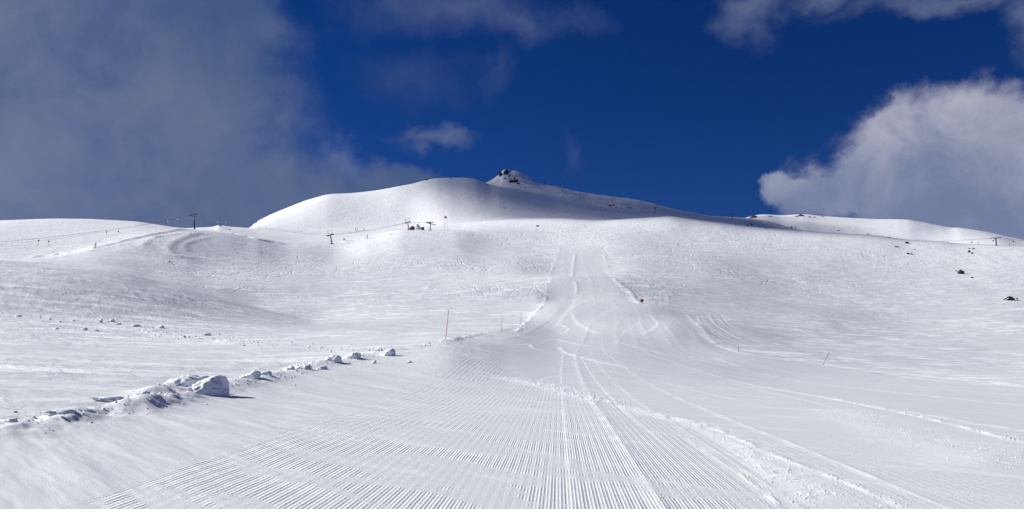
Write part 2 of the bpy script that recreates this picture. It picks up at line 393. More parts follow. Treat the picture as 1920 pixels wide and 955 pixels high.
def row(d, *pts):
    return [(p[0], p[1], p[2] if len(p) > 2 else d) for p in pts]
ROWS = [
 row(30, (-400,706),(0,712),(200,715),(400,722),(600,727),(800,729),(1050,730),(1300,734),(1500,740),(1700,747),(1920,756),(2320,770)),
 row(60, (-400,645),(0,650),(200,655),(400,656),(600,650),(740,644),(836,638),(900,645),(960,655),(1050,667),(1150,672),(1300,686),(1500,706),(1700,716),(1920,722),(2320,730)),
 row(110, (-400,585),(0,592),(200,602),(400,613),(600,622),(800,624),(941,627),(1050,641),(1150,645),(1300,660),(1400,669),(1548,685),(1700,696),(1920,704),(2320,712)),
 row(150, (-400,498),(0,505),(100,509),(200,519),(300,540),(400,566),(500,590),(600,606),(800,607),(977,607),(1050,611),(1150,607),(1250,607),(1300,613),(1350,623),(1500,650),(1700,673),(1920,690),(2320,700)),
 row(172, (-400,480),(0,487),(200,505),(300,528),(400,554),(500,582),(600,602),(800,597),(977,596),(1050,590),(1150,590),(1250,597),(1300,604),(1400,622),(1500,642),(1700,662),(1920,677),(2320,690)),
 row(200, (-400,484),(0,489),(200,508),(300,532),(400,560),(500,583),(600,593),(700,587),(800,583),(977,577),(1050,572.5),(1150,572.5),(1210,575),(1290,589),(1400,606),(1500,623),(1700,645),(1920,660),(2320,680)),
 row(230, (-400,486),(0,491),(200,510),(300,530),(400,553),(500,568),(600,568),(800,561),(1000,558),(1050,562),(1150,560),(1210,564),(1290,575),(1500,603),(1700,628),(1920,641),(2320,660)),
 row(262, (-400,487),(0,490.5),(100,497),(200,503),(300,518),(400,530),(600,538),(800,532),(960,525),(1050,520.5),(1150,521),(1200,527),(1300,543),(1500,577),(1700,606),(1920,616),(2320,640)),
 row(300, (-400,488),(0,489.5),(100,486),(200,482),(300,490),(400,503),(600,515),(800,511),(960,509),(1050,514),(1150,513),(1300,527),(1500,560),(1700,581),(1920,591),(2320,615)),
 row(345, (-400,486,330),(0,487,332),(60,484.5,333),(178,465,345),(250,447,360),(300,437,375),(362,430,400),(420,436,410),(470,444,420),(550,455,430),(618,457,440),(700,445.5,450),(760,434,460),(850,434,462),(960,452,430),(1050,466,400),(1132,465,400),(1300,480,400),(1500,511,400),(1700,534,400),(1920,548,400),(2320,575,400)),
 row(450, (-400,488,352),(0,489,354),(60,487,355),(178,469,368),(250,452,384),(300,443,398),(362,438,428),(420,438.5,436),(470,444.6,444),(550,453,452),(618,453,460),(700,443.5,470),(760,432.5,480),(900,432,490),(1050,441,480),(1132,441,480),(1300,455,480),(1500,477,480),(1700,498,480),(1920,512,480),(2320,540,480)),
 row(600, (-400,440),(-100,422),(0,414),(60,412),(120,411),(180,412),(250,416),(300,423),(330,427.5),(345,428.5),(380,427),(400,425.5),(412,422.5),(430,425),(470,428),(550,430),(640,431),(760,430),(850,425),(960,415),(1050,411),(1130,413),(1200,409),(1250,405.5),(1300,411),(1350,417.5),(1400,424),(1480,431),(1560,436),(1640,441),(1700,449),(1760,453),(1800,457),(1868,460),(1920,463),(2320,490)),
 row(710, (-400,460),(0,430),(300,436),(400,434),(470,431),(550,431.5),(760,426),(850,411),(960,402),(1050,405),(1130,410),(1200,414),(1250,414),(1350,426),(1480,441),(1700,460),(1920,482),(2320,500)),
 row(950, (-400,480),(0,450),(300,445),(440,440),(468,427),(480,417),(500,406),(540,389),(580,374),(620,364),(660,362),(700,358),(740,351),(770,345.5),(796,339),(808,336),(822,333.8),(845,333.3),(870,333.5),(890,336),(905,341),(920,347),(960,356),(1000,368),(1040,380),(1080,388),(1130,396),(1200,402),(1250,403.5),(1300,409),(1400,420),(1480,438),(1700,464),(1920,484),(2320,510)),
 row(1080, (-400,500),(0,470),(470,445),(620,385),(700,372),(800,352),(850,347),(905,350),(960,352),(1000,357),(1050,366),(1130,384),(1200,392),(1250,396),(1300,404),(1400,416),(1480,440),(1920,485),(2320,510)),
 row(1300, (-400,510),(0,490),(470,450),(620,395),(800,365),(880,356),(912,342),(930,331),(938,325),(944,319),(952,318),(958,320.5),(968,321.5),(976,324),(1000,338),(1015,345),(1050,352),(1080,359),(1130,367),(1167,372),(1200,377),(1230,384),(1260,392),(1290,398),(1330,405),(1400,409),(1440,415),(1480,426),(1560,445),(1920,488),(2320,515)),
 row(1430, (-400,530),(0,520),(620,420),(900,372),(945,350),(1000,360),(1130,384),(1260,404),(1400,420),(1480,437),(1560,448),(1700,462),(1760,466),(1868,463),(1920,470),(2320,505)),
 row(1750, (-400,540),(0,530),(620,440),(900,390),(1130,400),(1300,415),(1385,411.5),(1400,408),(1415,404.5),(1430,402.5),(1470,404),(1500,402.5),(1540,405),(1600,409),(1640,411),(1700,412),(1730,417),(1760,423),(1785,427),(1798,427.3),(1815,429.3),(1860,437),(1900,446),(1920,450),(2000,470),(2320,500)),
]
AZMAX = R(43)
TAZ = np.linspace(-AZMAX, AZMAX, 2600)
TD = np.concatenate([1 / np.linspace(1 / 0.3, 1 / 60.0, 500, endpoint=False), np.exp(np.linspace(math.log(60), math.log(12000), 1500))])
def build_table():
    D = []; T = []
    for d in (0.3, 3.5, 7.0, 16.0):
        D.append(np.full_like(TAZ, d)); T.append(0.0265 - EYE / d + 0 * TAZ)
    for r in ROWS:
        r = np.array(r); az, te = pray(r[:, 0], r[:, 1]); 
        T.append(pchip(az, te, TAZ)); D.append(pchip(az, r[:, 2], TAZ))
    for d, te in ((2300, 0.10), (4000, 0.02), (12000, -0.03)):
        D.append(np.full_like(TAZ, d)); T.append(np.full_like(TAZ, te))
    D = np.array(D); T = np.array(T)
    W = -1 / D                                   # increasing with distance
    S = pchip_d(W, T)
    w = -1 / TD
    out = np.zeros((len(TD), len(TAZ)))
    K = len(W)
    cols = np.arange(len(TAZ))
    for i, wi in enumerate(w):
        k = np.clip((W <= wi).sum(axis=0) - 1, 0, K - 2)
        x0 = W[k, cols]; x1 = W[k + 1, cols]; h = x1 - x0; t = np.clip((wi - x0) / h, 0, 1)
        out[i] = ((2*t**3-3*t**2+1)*T[k, cols] + (t**3-2*t**2+t)*h*S[k, cols] + (-2*t**3+3*t**2)*T[k+1, cols] + (t**3-t**2)*h*S[k+1, cols])
    return out
TAB = build_table()
LTD = np.log(TD)
def base_te(az, d):
    azc = np.clip(az, -AZMAX, AZMAX)
    fa = (azc + AZMAX) / (2 * AZMAX) * (len(TAZ) - 1); ia = np.clip(fa.astype(int), 0, len(TAZ) - 2); fa = fa - ia
    dc = np.clip(d, TD[0], TD[-1]); idx = np.clip(np.searchsorted(TD, dc) - 1, 0, len(TD) - 2)
    fd = (1/TD[idx] - 1/dc) / (1/TD[idx] - 1/TD[idx+1])
    v = (TAB[idx, ia]*(1-fa) + TAB[idx, ia+1]*fa)*(1-fd) + (TAB[idx+1, ia]*(1-fa) + TAB[idx+1, ia+1]*fa)*fd
    bl = sstep(np.abs(az), R(48), R(85))
    gen = -EYE / dc + 0.0265 * np.cos(az)
    return v * (1 - bl) + gen * bl
def base_z(X, Y):
    d = np.hypot(X, Y); return EYE + d * base_te(np.arctan2(X, Y), d)
def hit(x, y, dmin=3.0):
    """where a sight line meets the ground (world X, Y)"""
    az, te = pray(x, y); az = float(az); te = float(te)
    ds = np.exp(np.linspace(math.log(dmin), math.log(2400), 6000))
    v = base_te(np.full_like(ds, az), ds)
    k = np.argmax(v >= te)
    if v[k] < te: k = int(np.argmax(v))
    d = ds[k]
    return d * math.sin(az), d * math.cos(az)
def path(pts): return np.array([hit(*p) for p in pts])

# piste edges as functions of the distance up the hill
YL = path([(0,815),(270,766),(400,740),(560,693),(740,666),(836,642),(941,622),(977,607),(1027,549),(1033,515),(1045,480),(1050,462)])
YR = path([(1920,727),(1548,685),(1385,661),(1335,643),(1290,589),(1204,573),(1152,521),(1133,466)])
def mono(a):
    a = a[np.argsort(a[:, 1])]; keep = [0]
    for i in range(1, len(a)):
        if a[i, 1] > a[keep[-1], 1] + 1.0: keep.append(i)
    return a[keep]
YL = mono(YL); YR = mono(YR)
def XL(Y): return pchip(np.r_[-50, 5, YL[:, 1], 900], np.r_[-9, -9.5, YL[:, 0], YL[-1, 0] + 4], Y)
def XR(Y): return pchip(np.r_[-50, 20, YR[:, 1], 900], np.r_[24, 26, YR[:, 0], YR[-1, 0] + 6], Y)
CY = np.array([-60, 0, 60, 130, 200, 262, 400, 900.0]); CX = np.array([-3.6, 0, 3.7, 11, 20, 25, 34, 70.0])
def CEN(Y): return pchip(CY, CX, Y)

def seg_dist(X, Y, P):
    best = np.full(X.shape, 1e9); al = np.zeros(X.shape); acc = 0.0; T = np.zeros(X.shape)
    tot = np.hypot(*np.diff(P, axis=0).T).sum()
    for i in range(len(P) - 1):
        a = P[i]; e = P[i + 1] - a; L = math.hypot(*e) + 1e-9
        t = np.clip(((X - a[0]) * e[0] + (Y - a[1]) * e[1]) / L**2, 0, 1)
        dx = X - a[0] - t * e[0]; dy = Y - a[1] - t * e[1]; dd = np.hypot(dx, dy)
        sgn = np.sign(e[0] * (Y - a[1]) - e[1] * (X - a[0]))
        m = dd < best
        best = np.where(m, dd, best); al = np.where(m, (acc + t * L) / tot, al); T = np.where(m, sgn, T)
        acc += L
    return best, al, T
def smooth_path(P, n=6):
    t = np.arange(len(P)); tt = np.linspace(0, len(P) - 1, (len(P) - 1) * n + 1)
    return np.stack([pchip(t, P[:, 0], tt), pchip(t, P[:, 1], tt)], 1)
# (path, half width, height, lumpiness, roughness, both ends fade)
F = []
def feat(pts, w, h, lump=0.5, rough=0.6, scale=1.0, fade=0.08, sm=True):
    P = path(pts); 
    if sm: P = smooth_path(P, 4)
    F.append((P, w, h, lump, rough, scale, fade))
# lumpy spill ridge along the left edge of the groomed run
feat([(0,812),(120,788),(270,765),(330,745)], 0.7, 0.13, 0.8, 1.0, 1.6, 0.0)
feat([(270,765),(340,738),(400,730),(490,714),(560,694),(640,679),(740,664)], 0.7, 0.20, 0.45, 1.0, 0.9, 0.0)
feat([(800,650),(836,641),(880,632),(920,622)], 0.5, 0.16, 0.8, 0.9, 1.0)
feat([(966,625),(985,607),(1000,590),(1015,575),(1026,551)], 0.5, 0.13, 1.0, 0.9, 0.8)
feat([(1026,548),(1031,525),(1036,505),(1046,480),(1050,464)], 0.7, 0.07, 0.9, 0.6, 0.5)
feat([(2000,735),(1920,724),(1800,712),(1700,703),(1548,684),(1460,674),(1385,661),(1345,646),(1312,612),(1290,590)], 0.6, 0.06, 0.6, 0.7, 0.8, 0.0)
feat([(1205,572),(1185,552),(1162,532),(1150,521)], 0.9, 0.16, 0.3, 0.2, 0.4)
feat([(1143,515),(1138,495),(1133,468)], 1.1, 0.08, 0.3, 0.2, 0.4)
feat([(1073,519),(1075,500),(1079,476)], 0.6, 0.12, 0.3, 0.2, 0.4)
feat([(1081,553),(1082,540),(1080,528)], 0.6, 0.12, 0.3, 0.2, 0.4)
feat([(1055,520.6),(1100,520.6),(1150,519.8)], 1.2, 0.25, 0.2, 0.1, 0.3)
# lift tracks and snow banks on the left
feat([(50,486),(110,477),(178,466),(240,451),(290,440),(362,431)], 1.8, 0.85, 0.15, 0.2, 0.4)
feat([(55,488),(178,470),(250,454),(300,443),(350,437)], 1.4, 0.3, 0.95, 0.2, 0.25)
feat([(390,432),(440,438),(475,447),(520,455),(560,459)], 1.5, -1.1, 0.9, 0.2, 0.25)
feat([(640,455),(665,451),(700,446),(740,439)], 1.8, 1.0, 0.3, 0.1, 0.4)
feat([(380,436),(345,444),(322,456),(316,468),(330,479),(370,484),(430,488)], 2.2, 0.35, 0.4, 0.2, 0.2)
feat([(395,444),(360,452),(345,462),(352,472)], 1.6, 0.2, 0.4, 0.2, 0.2)
feat([(290,444),(275,452),(262,466)], 2.0, 0.35, 0.6, 0.2, 0.2)
# ski turns on the groomed run
feat([(1105,561),(1082,574),(1074,588),(1082,604),(1105,618),(1130,630)], 0.5, 0.04, 0.3, 0.6, 0.6)
feat([(1180,583),(1220,592),(1235,606),(1222,620),(1200,630)], 0.45, 0.04, 0.3, 0.5, 0.6)
feat([(1050,607),(1066,616),(1062,624),(1048,628)], 0.4, 0.045, 0.3, 0.6, 0.6)
feat([(1045,636),(1080,645),(1110,650)], 0.3, 0.05, 0.3, 0.8, 0.6)
feat([(975,648),(995,646),(1000,653),(1040,662)], 0.25, 0.04, 0.5, 0.9, 0.8)
feat([(1052,650),(1062,662),(1110,676),(1170,688),(1240,698)], 0.30, 0.045, 0.5, 1.0, 1.5)
feat([(1150,640),(1190,650),(1260,667),(1340,672),(1400,690)], 0.30, 0.03, 0.5, 0.7, 1.0)
feat([(905,706),(960,711),(1020,722),(1080,738),(1150,758)], 0.55, 0.035, 0.8, 1.0, 3.0)
feat([(1150,758),(1230,778),(1320,800),(1400,842),(1470,890),(1560,960)], 0.26, 0.018, 0.8, 1.0, 3.0)
feat([(1000,716),(1030,706),(1080,700),(1160,696)], 0.10, -0.02, 0.3, 0.4, 2.0)
feat([(1345,716),(1420,724),(1500,738),(1640,764),(1760,790),(1950,838)], 0.08, 0.02, 0.9, 0.9, 3.0)
feat([(1220,776),(1330,800),(1460,858),(1600,910),(1730,965)], 0.06, 0.015, 0.9, 0.9, 3.0)
feat([(1560,765),(1680,806),(1780,840),(1920,880)], 0.7, 0.03, 0.5, 0.35, 1.0)
feat([(1288,821),(1320,845),(1380,885),(1470,952)], 0.035, 0.012, 0.9, 0.8, 3.0)
feat([(1040,620),(1055,600),(1075,575),(1082,556)], 0.7, 0.05, 0.4, 0.5, 0.8)
rt = random.Random(4)
for k in range(6):                                          # bundle of tracks beside the run, right
    o_ = 9 * k
    feat([(1296+o_+6,590-k), (1322+o_*1.1,614+rt.randint(-4,4)), (1350+o_*1.5,636+rt.randint(-3,3)), (1395+o_*2.0,656+k)], 0.28, rt.choice((-0.035, 0.04)), 0.4, 0.3, 0.8, 0.15)
for k in range(5):                                         # meandering tracks on the right slope
    x0, y0 = rt.uniform(1200, 1750), rt.uniform(440, 500); P_ = [(x0, y0)]
    for j in range(5):
        x0 += rt.uniform(-35, 45); y0 += rt.uniform(10, 26); P_.append((x0, y0))
    feat(P_, 0.55, rt.choice((-0.05, 0.05)), 0.7, 0.2, 0.5, 0.3)
for k in range(5):                                         # and on the left slope
    x0, y0 = rt.uniform(420, 980), rt.uniform(440, 500); P_ = [(x0, y0)]
    for j in range(4):
        x0 += rt.uniform(-60, 40); y0 += rt.uniform(8, 24); P_.append((x0, y0))
    feat(P_, 0.5, rt.choice((-0.04, 0.05)), 0.7, 0.2, 0.5, 0.3)
for k in range(4):                                          # fresh turns on the run
    x0, y0 = rt.uniform(1060, 1160), rt.uniform(480, 560); P_ = [(x0, y0)]; sg_ = rt.choice((-1, 1))
    for j in range(5):
        x0 += sg_ * rt.uniform(10, 40); y0 += rt.uniform(14, 30); sg_ = -sg_ if rt.random() < 0.7 else sg_; P_.append((x0, y0))
    feat(P_, 0.28, rt.choice((-0.02, 0.02)), 0.7, 0.3, 0.8, 0.3)
for a_ in ([(1090,640),(1180,668),(1300,700),(1480,745),(1700,800),(1920,862)], 
           [(1075,655),(1120,720),(1200,800),(1330,900),(1400,955)], [(1240,650),(1330,690),(1460,712),(1640,728),(1900,752)],
           [(940,660),(1010,672),(1100,690),(1250,720),(1500,775)]):
    feat(a_, 0.05, -0.012, 0.4, 0.6, 2.0, 0.2)
# broken crust off the run on the left
feat([(40,590),(170,602),(230,608),(330,632),(420,640),(480,650)], 1.6, 0.10, 0.9, 0.8, 0.9)
FB = [(f[0].min(0) - 3.2 * f[1] - 1, f[0].max(0) + 3.2 * f[1] + 1) for f in F]

WR, WS = math.cos(R(38)), math.sin(R(38))
def ground(X, Y, full=True):
    """height of the snow and its surface masks"""
    X = np.atleast_1d(np.asarray(X, float)); Y = np.atleast_1d(np.asarray(Y, float))
    d = np.hypot(X, Y); az = np.arctan2(X, Y)
    z = EYE + d * base_te(az, d)
    lump = fbm(X * 0.9, Y * 0.9, 3, 41)
    l = X - XL(Y) + 0.5 * lump * sstep(d, 5, 40); r = XR(Y) - X
    endY = sstep(Y, 380, 430)
    inside = sstep(l, -0.5, 0.5) * sstep(r, -0.5, 0.5) * (1 - endY)
    off = 1 - inside
    u = X - CEN(Y)
    xr = X * WR - Y * WS * -1; 
    a1 = X * WR + Y * WS; a2 = -X * WS + Y * WR       # across, along the wind
    far = sstep(d, 60, 500)
    # wind carved snow
    n1 = fbm(a1 / 1.6, a2 / 4.5, 4, 3); n2 = fbm(a1 / 9, a2 / 20, 4, 11); n3 = fbm(X / 60, Y / 60, 4, 23); n4 = fbm(X / 3.2, Y / 6.0, 3, 29)
    rid = 1 - np.abs(n1) * 1.6
    offw = 1 - sstep(l, -1.0, 4.0) * sstep(r, -1.0, 4.0) * (1 - endY)
    b1 = X * 0.985 + Y * 0.17; b2 = -X * 0.17 + Y * 0.985
    nf = fbm(b1 / 16, b2 / 5.5, 4, 37)
    s = off * (0.045 * rid * (0.4 + 0.6 * sstep(n2, -0.3, 0.5)) + 0.04 * n4 * sstep(d, 12, 50))
    s = s + offw * (0.10 * n2 * (0.4 + 0.6 * sstep(d, 15, 60)))
    s = s + off * far * (0.05 * np.maximum(0, n1 + 0.1)) + offw * far * (0.13 * nf + 0.10 * fbm(X / 22, Y / 22, 3, 31))
    s = s + far * (0.5 * n3)
    wst = fbm(a1 / 0.55, a2 / 4.0, 4, 47)
    s = s + inside * (0.012 * fbm(X / 2.5, Y / 6, 3, 5) * sstep(d, 3, 20) + 0.05 * fbm(X / 14, Y / 20, 2, 15) * sstep(d, 10, 60))
    s = s + inside * (1 - sstep(u, -5.0, -2.5)) * (1 - sstep(d, 60, 90)) * (0.028 * wst + 0.03 * n2)
    mtn = sstep(d, 900, 1200) * sstep(az, R(-12), R(-3)) * (1 - sstep(az, R(10), R(14)))
    s = s + mtn * 2.4 * fbm(X / 30, Y / 30, 5, 61)
    # left field stands a little above the run, with a drift behind the ridge
    s = s + (1 - sstep(l, -1.4, -0.2)) * 0.10 * (1 - sstep(d, 50, 90)) * sstep(d, 8, 14)
    z = z + s
    rough = np.zeros_like(z)
    # old pass edges left by the groomer
    if True:
        nearY = 1 - sstep(Y, 60, 120)
        for uu, w, hh in ((1.02, 0.07, 0.020), (0.15, 0.05, 0.010), (2.35, 0.04, 0.008), (3.75, 0.05, 0.014), (8.6, 0.08, 0.02), (13.5, 0.09, 0.025), (18.4, 0.1, 0.02)):
            w2 = w * (1 + d / 40)
            g = np.exp(-((u - uu + 0.008 * lump) / w2) ** 2) * (0.55 + 0.45 * vnoise(Y * 2.2, u * 3, int(uu * 10) + 60))
            z = z + g * hh * inside
            rough = np.maximum(rough, g * 0.8 * nearY)
        g = np.exp(-((u - 0.62) / 0.22) ** 2) * nearY * 0.35 * (0.5 + 0.5 * vnoise(Y * 0.8, u * 2, 77))
        rough = np.maximum(rough, g)
    farY = sstep(Y, 60, 110)
    for k_, uu in enumerate((-7.5, -3.0, 1.0, 5.6, 10.2, 14.8, 19.0, 24.0, 28.5)):
        w2 = 0.30 + d / 900
        g = np.exp(-((u - uu - 0.5 * np.sin(Y / 31.0 + k_)) / w2) ** 2) * (0.5 + 0.5 * vnoise(Y * 0.05, u * 0 + k_, 5))
        z = z + g * 0.035 * inside * farY * (1 - sstep(Y, 370, 400))
    cover = np.zeros_like(z)
    for (P, w, h, lp, rf, sc, fade), (lo, hi) in zip(F, FB):
        m = (X > lo[0]) & (X < hi[0]) & (Y > lo[1]) & (Y < hi[1])
        if not m.any(): continue
        xm, ym = X[m], Y[m]
        dd, al, sg = seg_dist(xm, ym, P)
        nz = fbm(xm * sc, ym * sc, 3, 91)
        prof = np.exp(-(dd / w) ** 2)
        end = sstep(al, 0, fade) * sstep(1 - al, 0, fade) if fade > 0 else 1.0
        hgt = h * prof * end * (1 - lp + lp * (0.5 + 1.4 * nz))
        z[m] += hgt
        ro = rf * np.exp(-(dd / (w * 1.25)) ** 4) * end
        rough[m] = np.maximum(rough[m], ro)
        cover[m] = np.maximum(cover[m], np.exp(-(dd / (w * 1.1)) ** 4) * end * (1 if rf > 0.5 else 0))
    # loose chunks inside the rough strips
    z = z + rough * (0.006 + 0.02 * sstep(d, 10, 60)) * np.maximum(0, fbm(X * 8, Y * 8, 2, 71)) * (1 - sstep(d, 60, 150))
    # spill ridge blobs
    gm = sstep(u + 5.0 + 0.35 * lump, -0.12, 0.12) * inside * (1 - sstep(d, 70, 130)) * (1 - 0.95 * np.clip(cover, 0, 1))
    gm = gm * (1 - 0.62 * sstep(u, 3.2, 4.6))
    ph = np.where(u > -1, u / 0.038, -1 / 0.038 + np.log(1 + np.maximum(-1 - u, 0) * 0.25 / 0.9) * -(0.9 / 0.25) / 0.040)
    return z, ph, gm, np.clip(rough, 0, 1), off
def gz(X, Y): return float(ground(X, Y)[0][0])

Q = 1.0
azin = np.linspace(-R(34.8), R(34.8), int(1500 * Q))
azm = np.radians(np.linspace(34.8, 50, 62))[1:]
azo = np.radians(np.arange(52, 310, 3.0))
AZS = np.concatenate([azin, azm, azo, -azm[::-1]])        # runs once round the compass
DS = np.concatenate([np.linspace(0.35, 4.0, 30, endpoint=False),
                     1 / np.linspace(1 / 4.0, 1 / 60.0, int(720 * Q), endpoint=False),
                     np.exp(np.linspace(math.log(60), math.log(1790), int(800 * Q), endpoint=False)),
                     np.exp(np.linspace(math.log(1790), math.log(11500), 24))])
def build_ground():
    A, D = np.meshgrid(AZS, DS)
    X = (D * np.sin(A)).ravel(); Y = (D * np.cos(A)).ravel()
    A_ = (A.ravel() + math.pi) % (2 * math.pi) - math.pi
    z, u, gm, ro, off = ground(X, Y)
    nR, nC = A.shape
    X = np.append(X, 0.0); Y = np.append(Y, 0.0); z = np.append(z, 0.0)
    u = np.append(u, 0.0); gm = np.append(gm, 1.0); ro = np.append(ro, 0.0); off = np.append(off, 0.0)
    co = np.stack([X, Y, z], 1).astype(np.float32)
    i = np.arange(nR - 1)[:, None] * nC; j = np.arange(nC)[None, :]; j2 = (j + 1) % nC
    q = np.stack([(i + j), (i + j2), (i + nC + j2), (i + nC + j)], -1).reshape(-1, 4)[:, ::-1]
    c = len(X) - 1
    jj = np.arange(nC); tri = np.stack([jj, (jj + 1) % nC, np.full(nC, c)], 1)
    me = bpy.data.meshes.new("snow_ground")
    me.vertices.add(len(co)); me.vertices.foreach_set('co', co.ravel())
    nl = q.size + tri.size
    me.loops.add(nl); me.loops.foreach_set('vertex_index', np.concatenate([q.ravel(), tri.ravel()]).astype(np.int32))
    me.polygons.add(len(q) + len(tri))
    st = np.concatenate([np.arange(len(q)) * 4, q.size + np.arange(len(tri)) * 3]).astype(np.int32)
    me.polygons.foreach_set('loop_start', st)
    me.polygons.foreach_set('use_smooth', np.ones(len(st), bool))
    me.update(calc_edges=True)
    for n, v in (('groom_u', u), ('groom_mask', gm), ('rough_mask', ro), ('offpiste', off)):
        at = me.attributes.new(n, 'FLOAT', 'POINT'); at.data.foreach_set('value', v.astype(np.float32))
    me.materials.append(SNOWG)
    o = bpy.data.objects.new("snow_ground", me); COL.objects.link(o)
    o['kind'] = 'structure'
    return o
GROUND = build_ground()

# ------------------------------------------------------------------ the cloud whose shadow lies on the mountain
def shadow_cloud(pts, H, T, dens, feather, name="cloud", label=None):
    P = []
    for x, y in pts:
        X, Y = hit(x, y, 590); zz = gz(X, Y)
        az, te = pray(x, y); dd_ = math.hypot(X, Y)
        if float(te) > (zz - EYE) / dd_ + 0.002:
            X *= 1 + 90 / dd_; Y *= 1 + 90 / dd_
        t = (H - zz) / SUN_DIR.z
        P.append((X + SUN_DIR.x * t, Y + SUN_DIR.y * t))
    P = np.array(P)
    lo, hi = P.min(0) - feather, P.max(0) + feather
    n = 90
    gx, gy = np.meshgrid(np.linspace(lo[0], hi[0], n), np.linspace(lo[1], hi[1], n))
    dd, _, _ = seg_dist(gx.ravel(), gy.ravel(), np.vstack([P, P[:1]]))
    ins = np.zeros(gx.size, bool); xs, ys = gx.ravel(), gy.ravel()
    for i in range(len(P)):
        a, c = P[i], P[(i + 1) % len(P)]
        cr = ((a[1] > ys) != (c[1] > ys)) & (xs < (c[0] - a[0]) * (ys - a[1]) / (c[1] - a[1] + 1e-9) + a[0])
        ins ^= cr
    sd = np.where(ins, dd, -dd) + 14 * fbm(xs / 60, ys / 60, 4, 5)
    th = np.clip(sd / feather + 0.55, 0, 1); th = th * T * (0.75 + 0.25 * fbm(xs / 90, ys / 90, 3, 8)) + 0.0
    th = th.reshape(n, n); wav = (12 * fbm(xs / 120, ys / 120, 3, 2)).reshape(n, n)
    vid = {}; verts = []; faces = []
    solid = th > 0.5
    def v(i, j, top):
        k = (i, j, top)
        if k not in vid:
            tt = th[i, j]
            vid[k] = len(verts)
            verts.append((gx[i, j], gy[i, j], H + wav[i, j] + (tt * 0.7 + 0.05 if top else -tt * 0.3 - 0.05)))
        return vid[k]
    cell = lambda i, j: 0 <= i < n - 1 and 0 <= j < n - 1 and solid[i:i+2, j:j+2].any()
    for i in range(n - 1):
        for j in range(n - 1):
            if not cell(i, j): continue
            faces.append([v(i, j, 1), v(i, j+1, 1), v(i+1, j+1, 1), v(i+1, j, 1)])
            faces.append([v(i, j, 0), v(i+1, j, 0), v(i+1, j+1, 0), v(i, j+1, 0)])
            for (di, dj, a, c) in ((-1, 0, (i, j), (i, j+1)), (1, 0, (i+1, j+1), (i+1, j)), (0, -1, (i+1, j), (i, j)), (0, 1, (i, j+1), (i+1, j+1))):
                if not cell(i + di, j + dj):
                    faces.append([v(*a, 0), v(*c, 0), v(*c, 1), v(*a, 1)])
    me = bpy.data.meshes.new(name); me.from_pydata(verts, [], faces); me.update()
    m = bpy.data.materials.new("cloud_vapour"); m.use_nodes = True; m.node_tree.nodes.clear(); nb = NB(m.node_tree)
    vol = nb.new('ShaderNodeVolumePrincipled'); vol.inputs['Density'].default_value = dens
    vol.inputs['Color'].default_value = (0.95, 0.96, 0.98, 1); vol.inputs['Anisotropy'].default_value = 0.3
    out = nb.new('ShaderNodeOutputMaterial'); m.node_tree.links.new(vol.outputs[0], out.inputs['Volume'])
    o = link(name, me, m); o['kind'] = 'structure'
    return o
shadow_cloud([(890,325),(905,320),(915,312),(945,300),(1000,320),(1060,345),(1110,368),(1150,384),(1200,396),(1250,400),(1300,405),(1400,409),(1500,432),(1440,440),(1300,425),(1255,412),(1215,408),(1150,413),(1060,409),(990,399),(960,388),(930,374),(905,356),(893,344)],
             2600.0, 260.0, 0.009, 60.0)

# ------------------------------------------------------------------ rocks
def rock_mesh(seed, sx, sy, sz, sub=3, rough=0.45, name="rock"):
    bm = bmesh.new(); bmesh.ops.create_icosphere(bm, subdivisions=sub, radius=1.0)
    rs = random.Random(seed); off = Vector((rs.random() * 50, rs.random() * 50, rs.random() * 50))
    for v in bm.verts:
        n = mnoise.fractal(v.co * 1.3 + off, 1.0, 2.0, 4) * rough
        c = mnoise.cell(v.co * 1.7 + off) * 0.16 * rough * 2
        k = 1 + n + c
        v.co = Vector((v.co.x * sx * k, v.co.y * sy * k, v.co.z * sz * k))
    me = bpy.data.meshes.new(name); bm.to_mesh(me); bm.free()
    return me
def px_size(x, y, dmin=3.0):
    X, Y = hit(x, y, dmin); return X, Y, math.hypot(X, Y) / F_
rk = 0
def rock(x, y, w, h, label, mat=None, group=None, sink=0.35, dmin=3.0, rz=None, name="rock", cat="rock"):
    """w, h: visible width and height as seen in the photo"""
    global rk; rk += 1
    X, Y, s = px_size(x, y, dmin)
    sx, sz = w * s * 0.43, h * s * 0.54
    me = rock_mesh(100 + rk, sx, max(sx * 0.6, sz * 0.5), sz, 3, 0.5)
    o = link(name, me, mat or ROCK_D)
    o.location = (X, Y, gz(X, Y) + sz * (1 - sink) * 0.45)
    if rz is not None: o.rotation_euler = (0, rz, 0)
    tag(o, label, cat, group)
    return o
PK = "dark rocks on the summit"
rock(949,327,9,15,"tall dark rock outcrop right at the pointed summit", ROCK_D, PK, rz=R(15), dmin=1150)
rock(939,331,7,12,"dark craggy rock on the left shoulder of the summit peak", ROCK_D, PK, rz=R(-10), dmin=1150)
rock(947,334,5,3,"small dark rock between the two uppermost summit crags", ROCK_D, PK, dmin=1150)
rock(964,334,5,5,"small hooked dark rock just above the broad summit crag", ROCK_D, PK, dmin=1120)
rock(958,342,8,9,"left half of the broad dark crag below the summit, streaked with snow", ROCK_D, PK, rz=R(30), dmin=1120)
rock(966,341,11,8,"broad dark crag in the middle of the summit face", ROCK_D, PK, rz=R(25), dmin=1120)
rock(972,345,7,4,"flat dark rock at the lower right of the broad summit crag", ROCK_D, PK, rz=R(20), dmin=1120)
rock(970,338,4,5,"upright dark rock at the upper right of the broad summit crag", ROCK_D, PK, dmin=1120)
rock(984.5,352.5,3,2.6,"lone dark boulder low on the right of the summit face", ROCK_D, PK, dmin=1100)
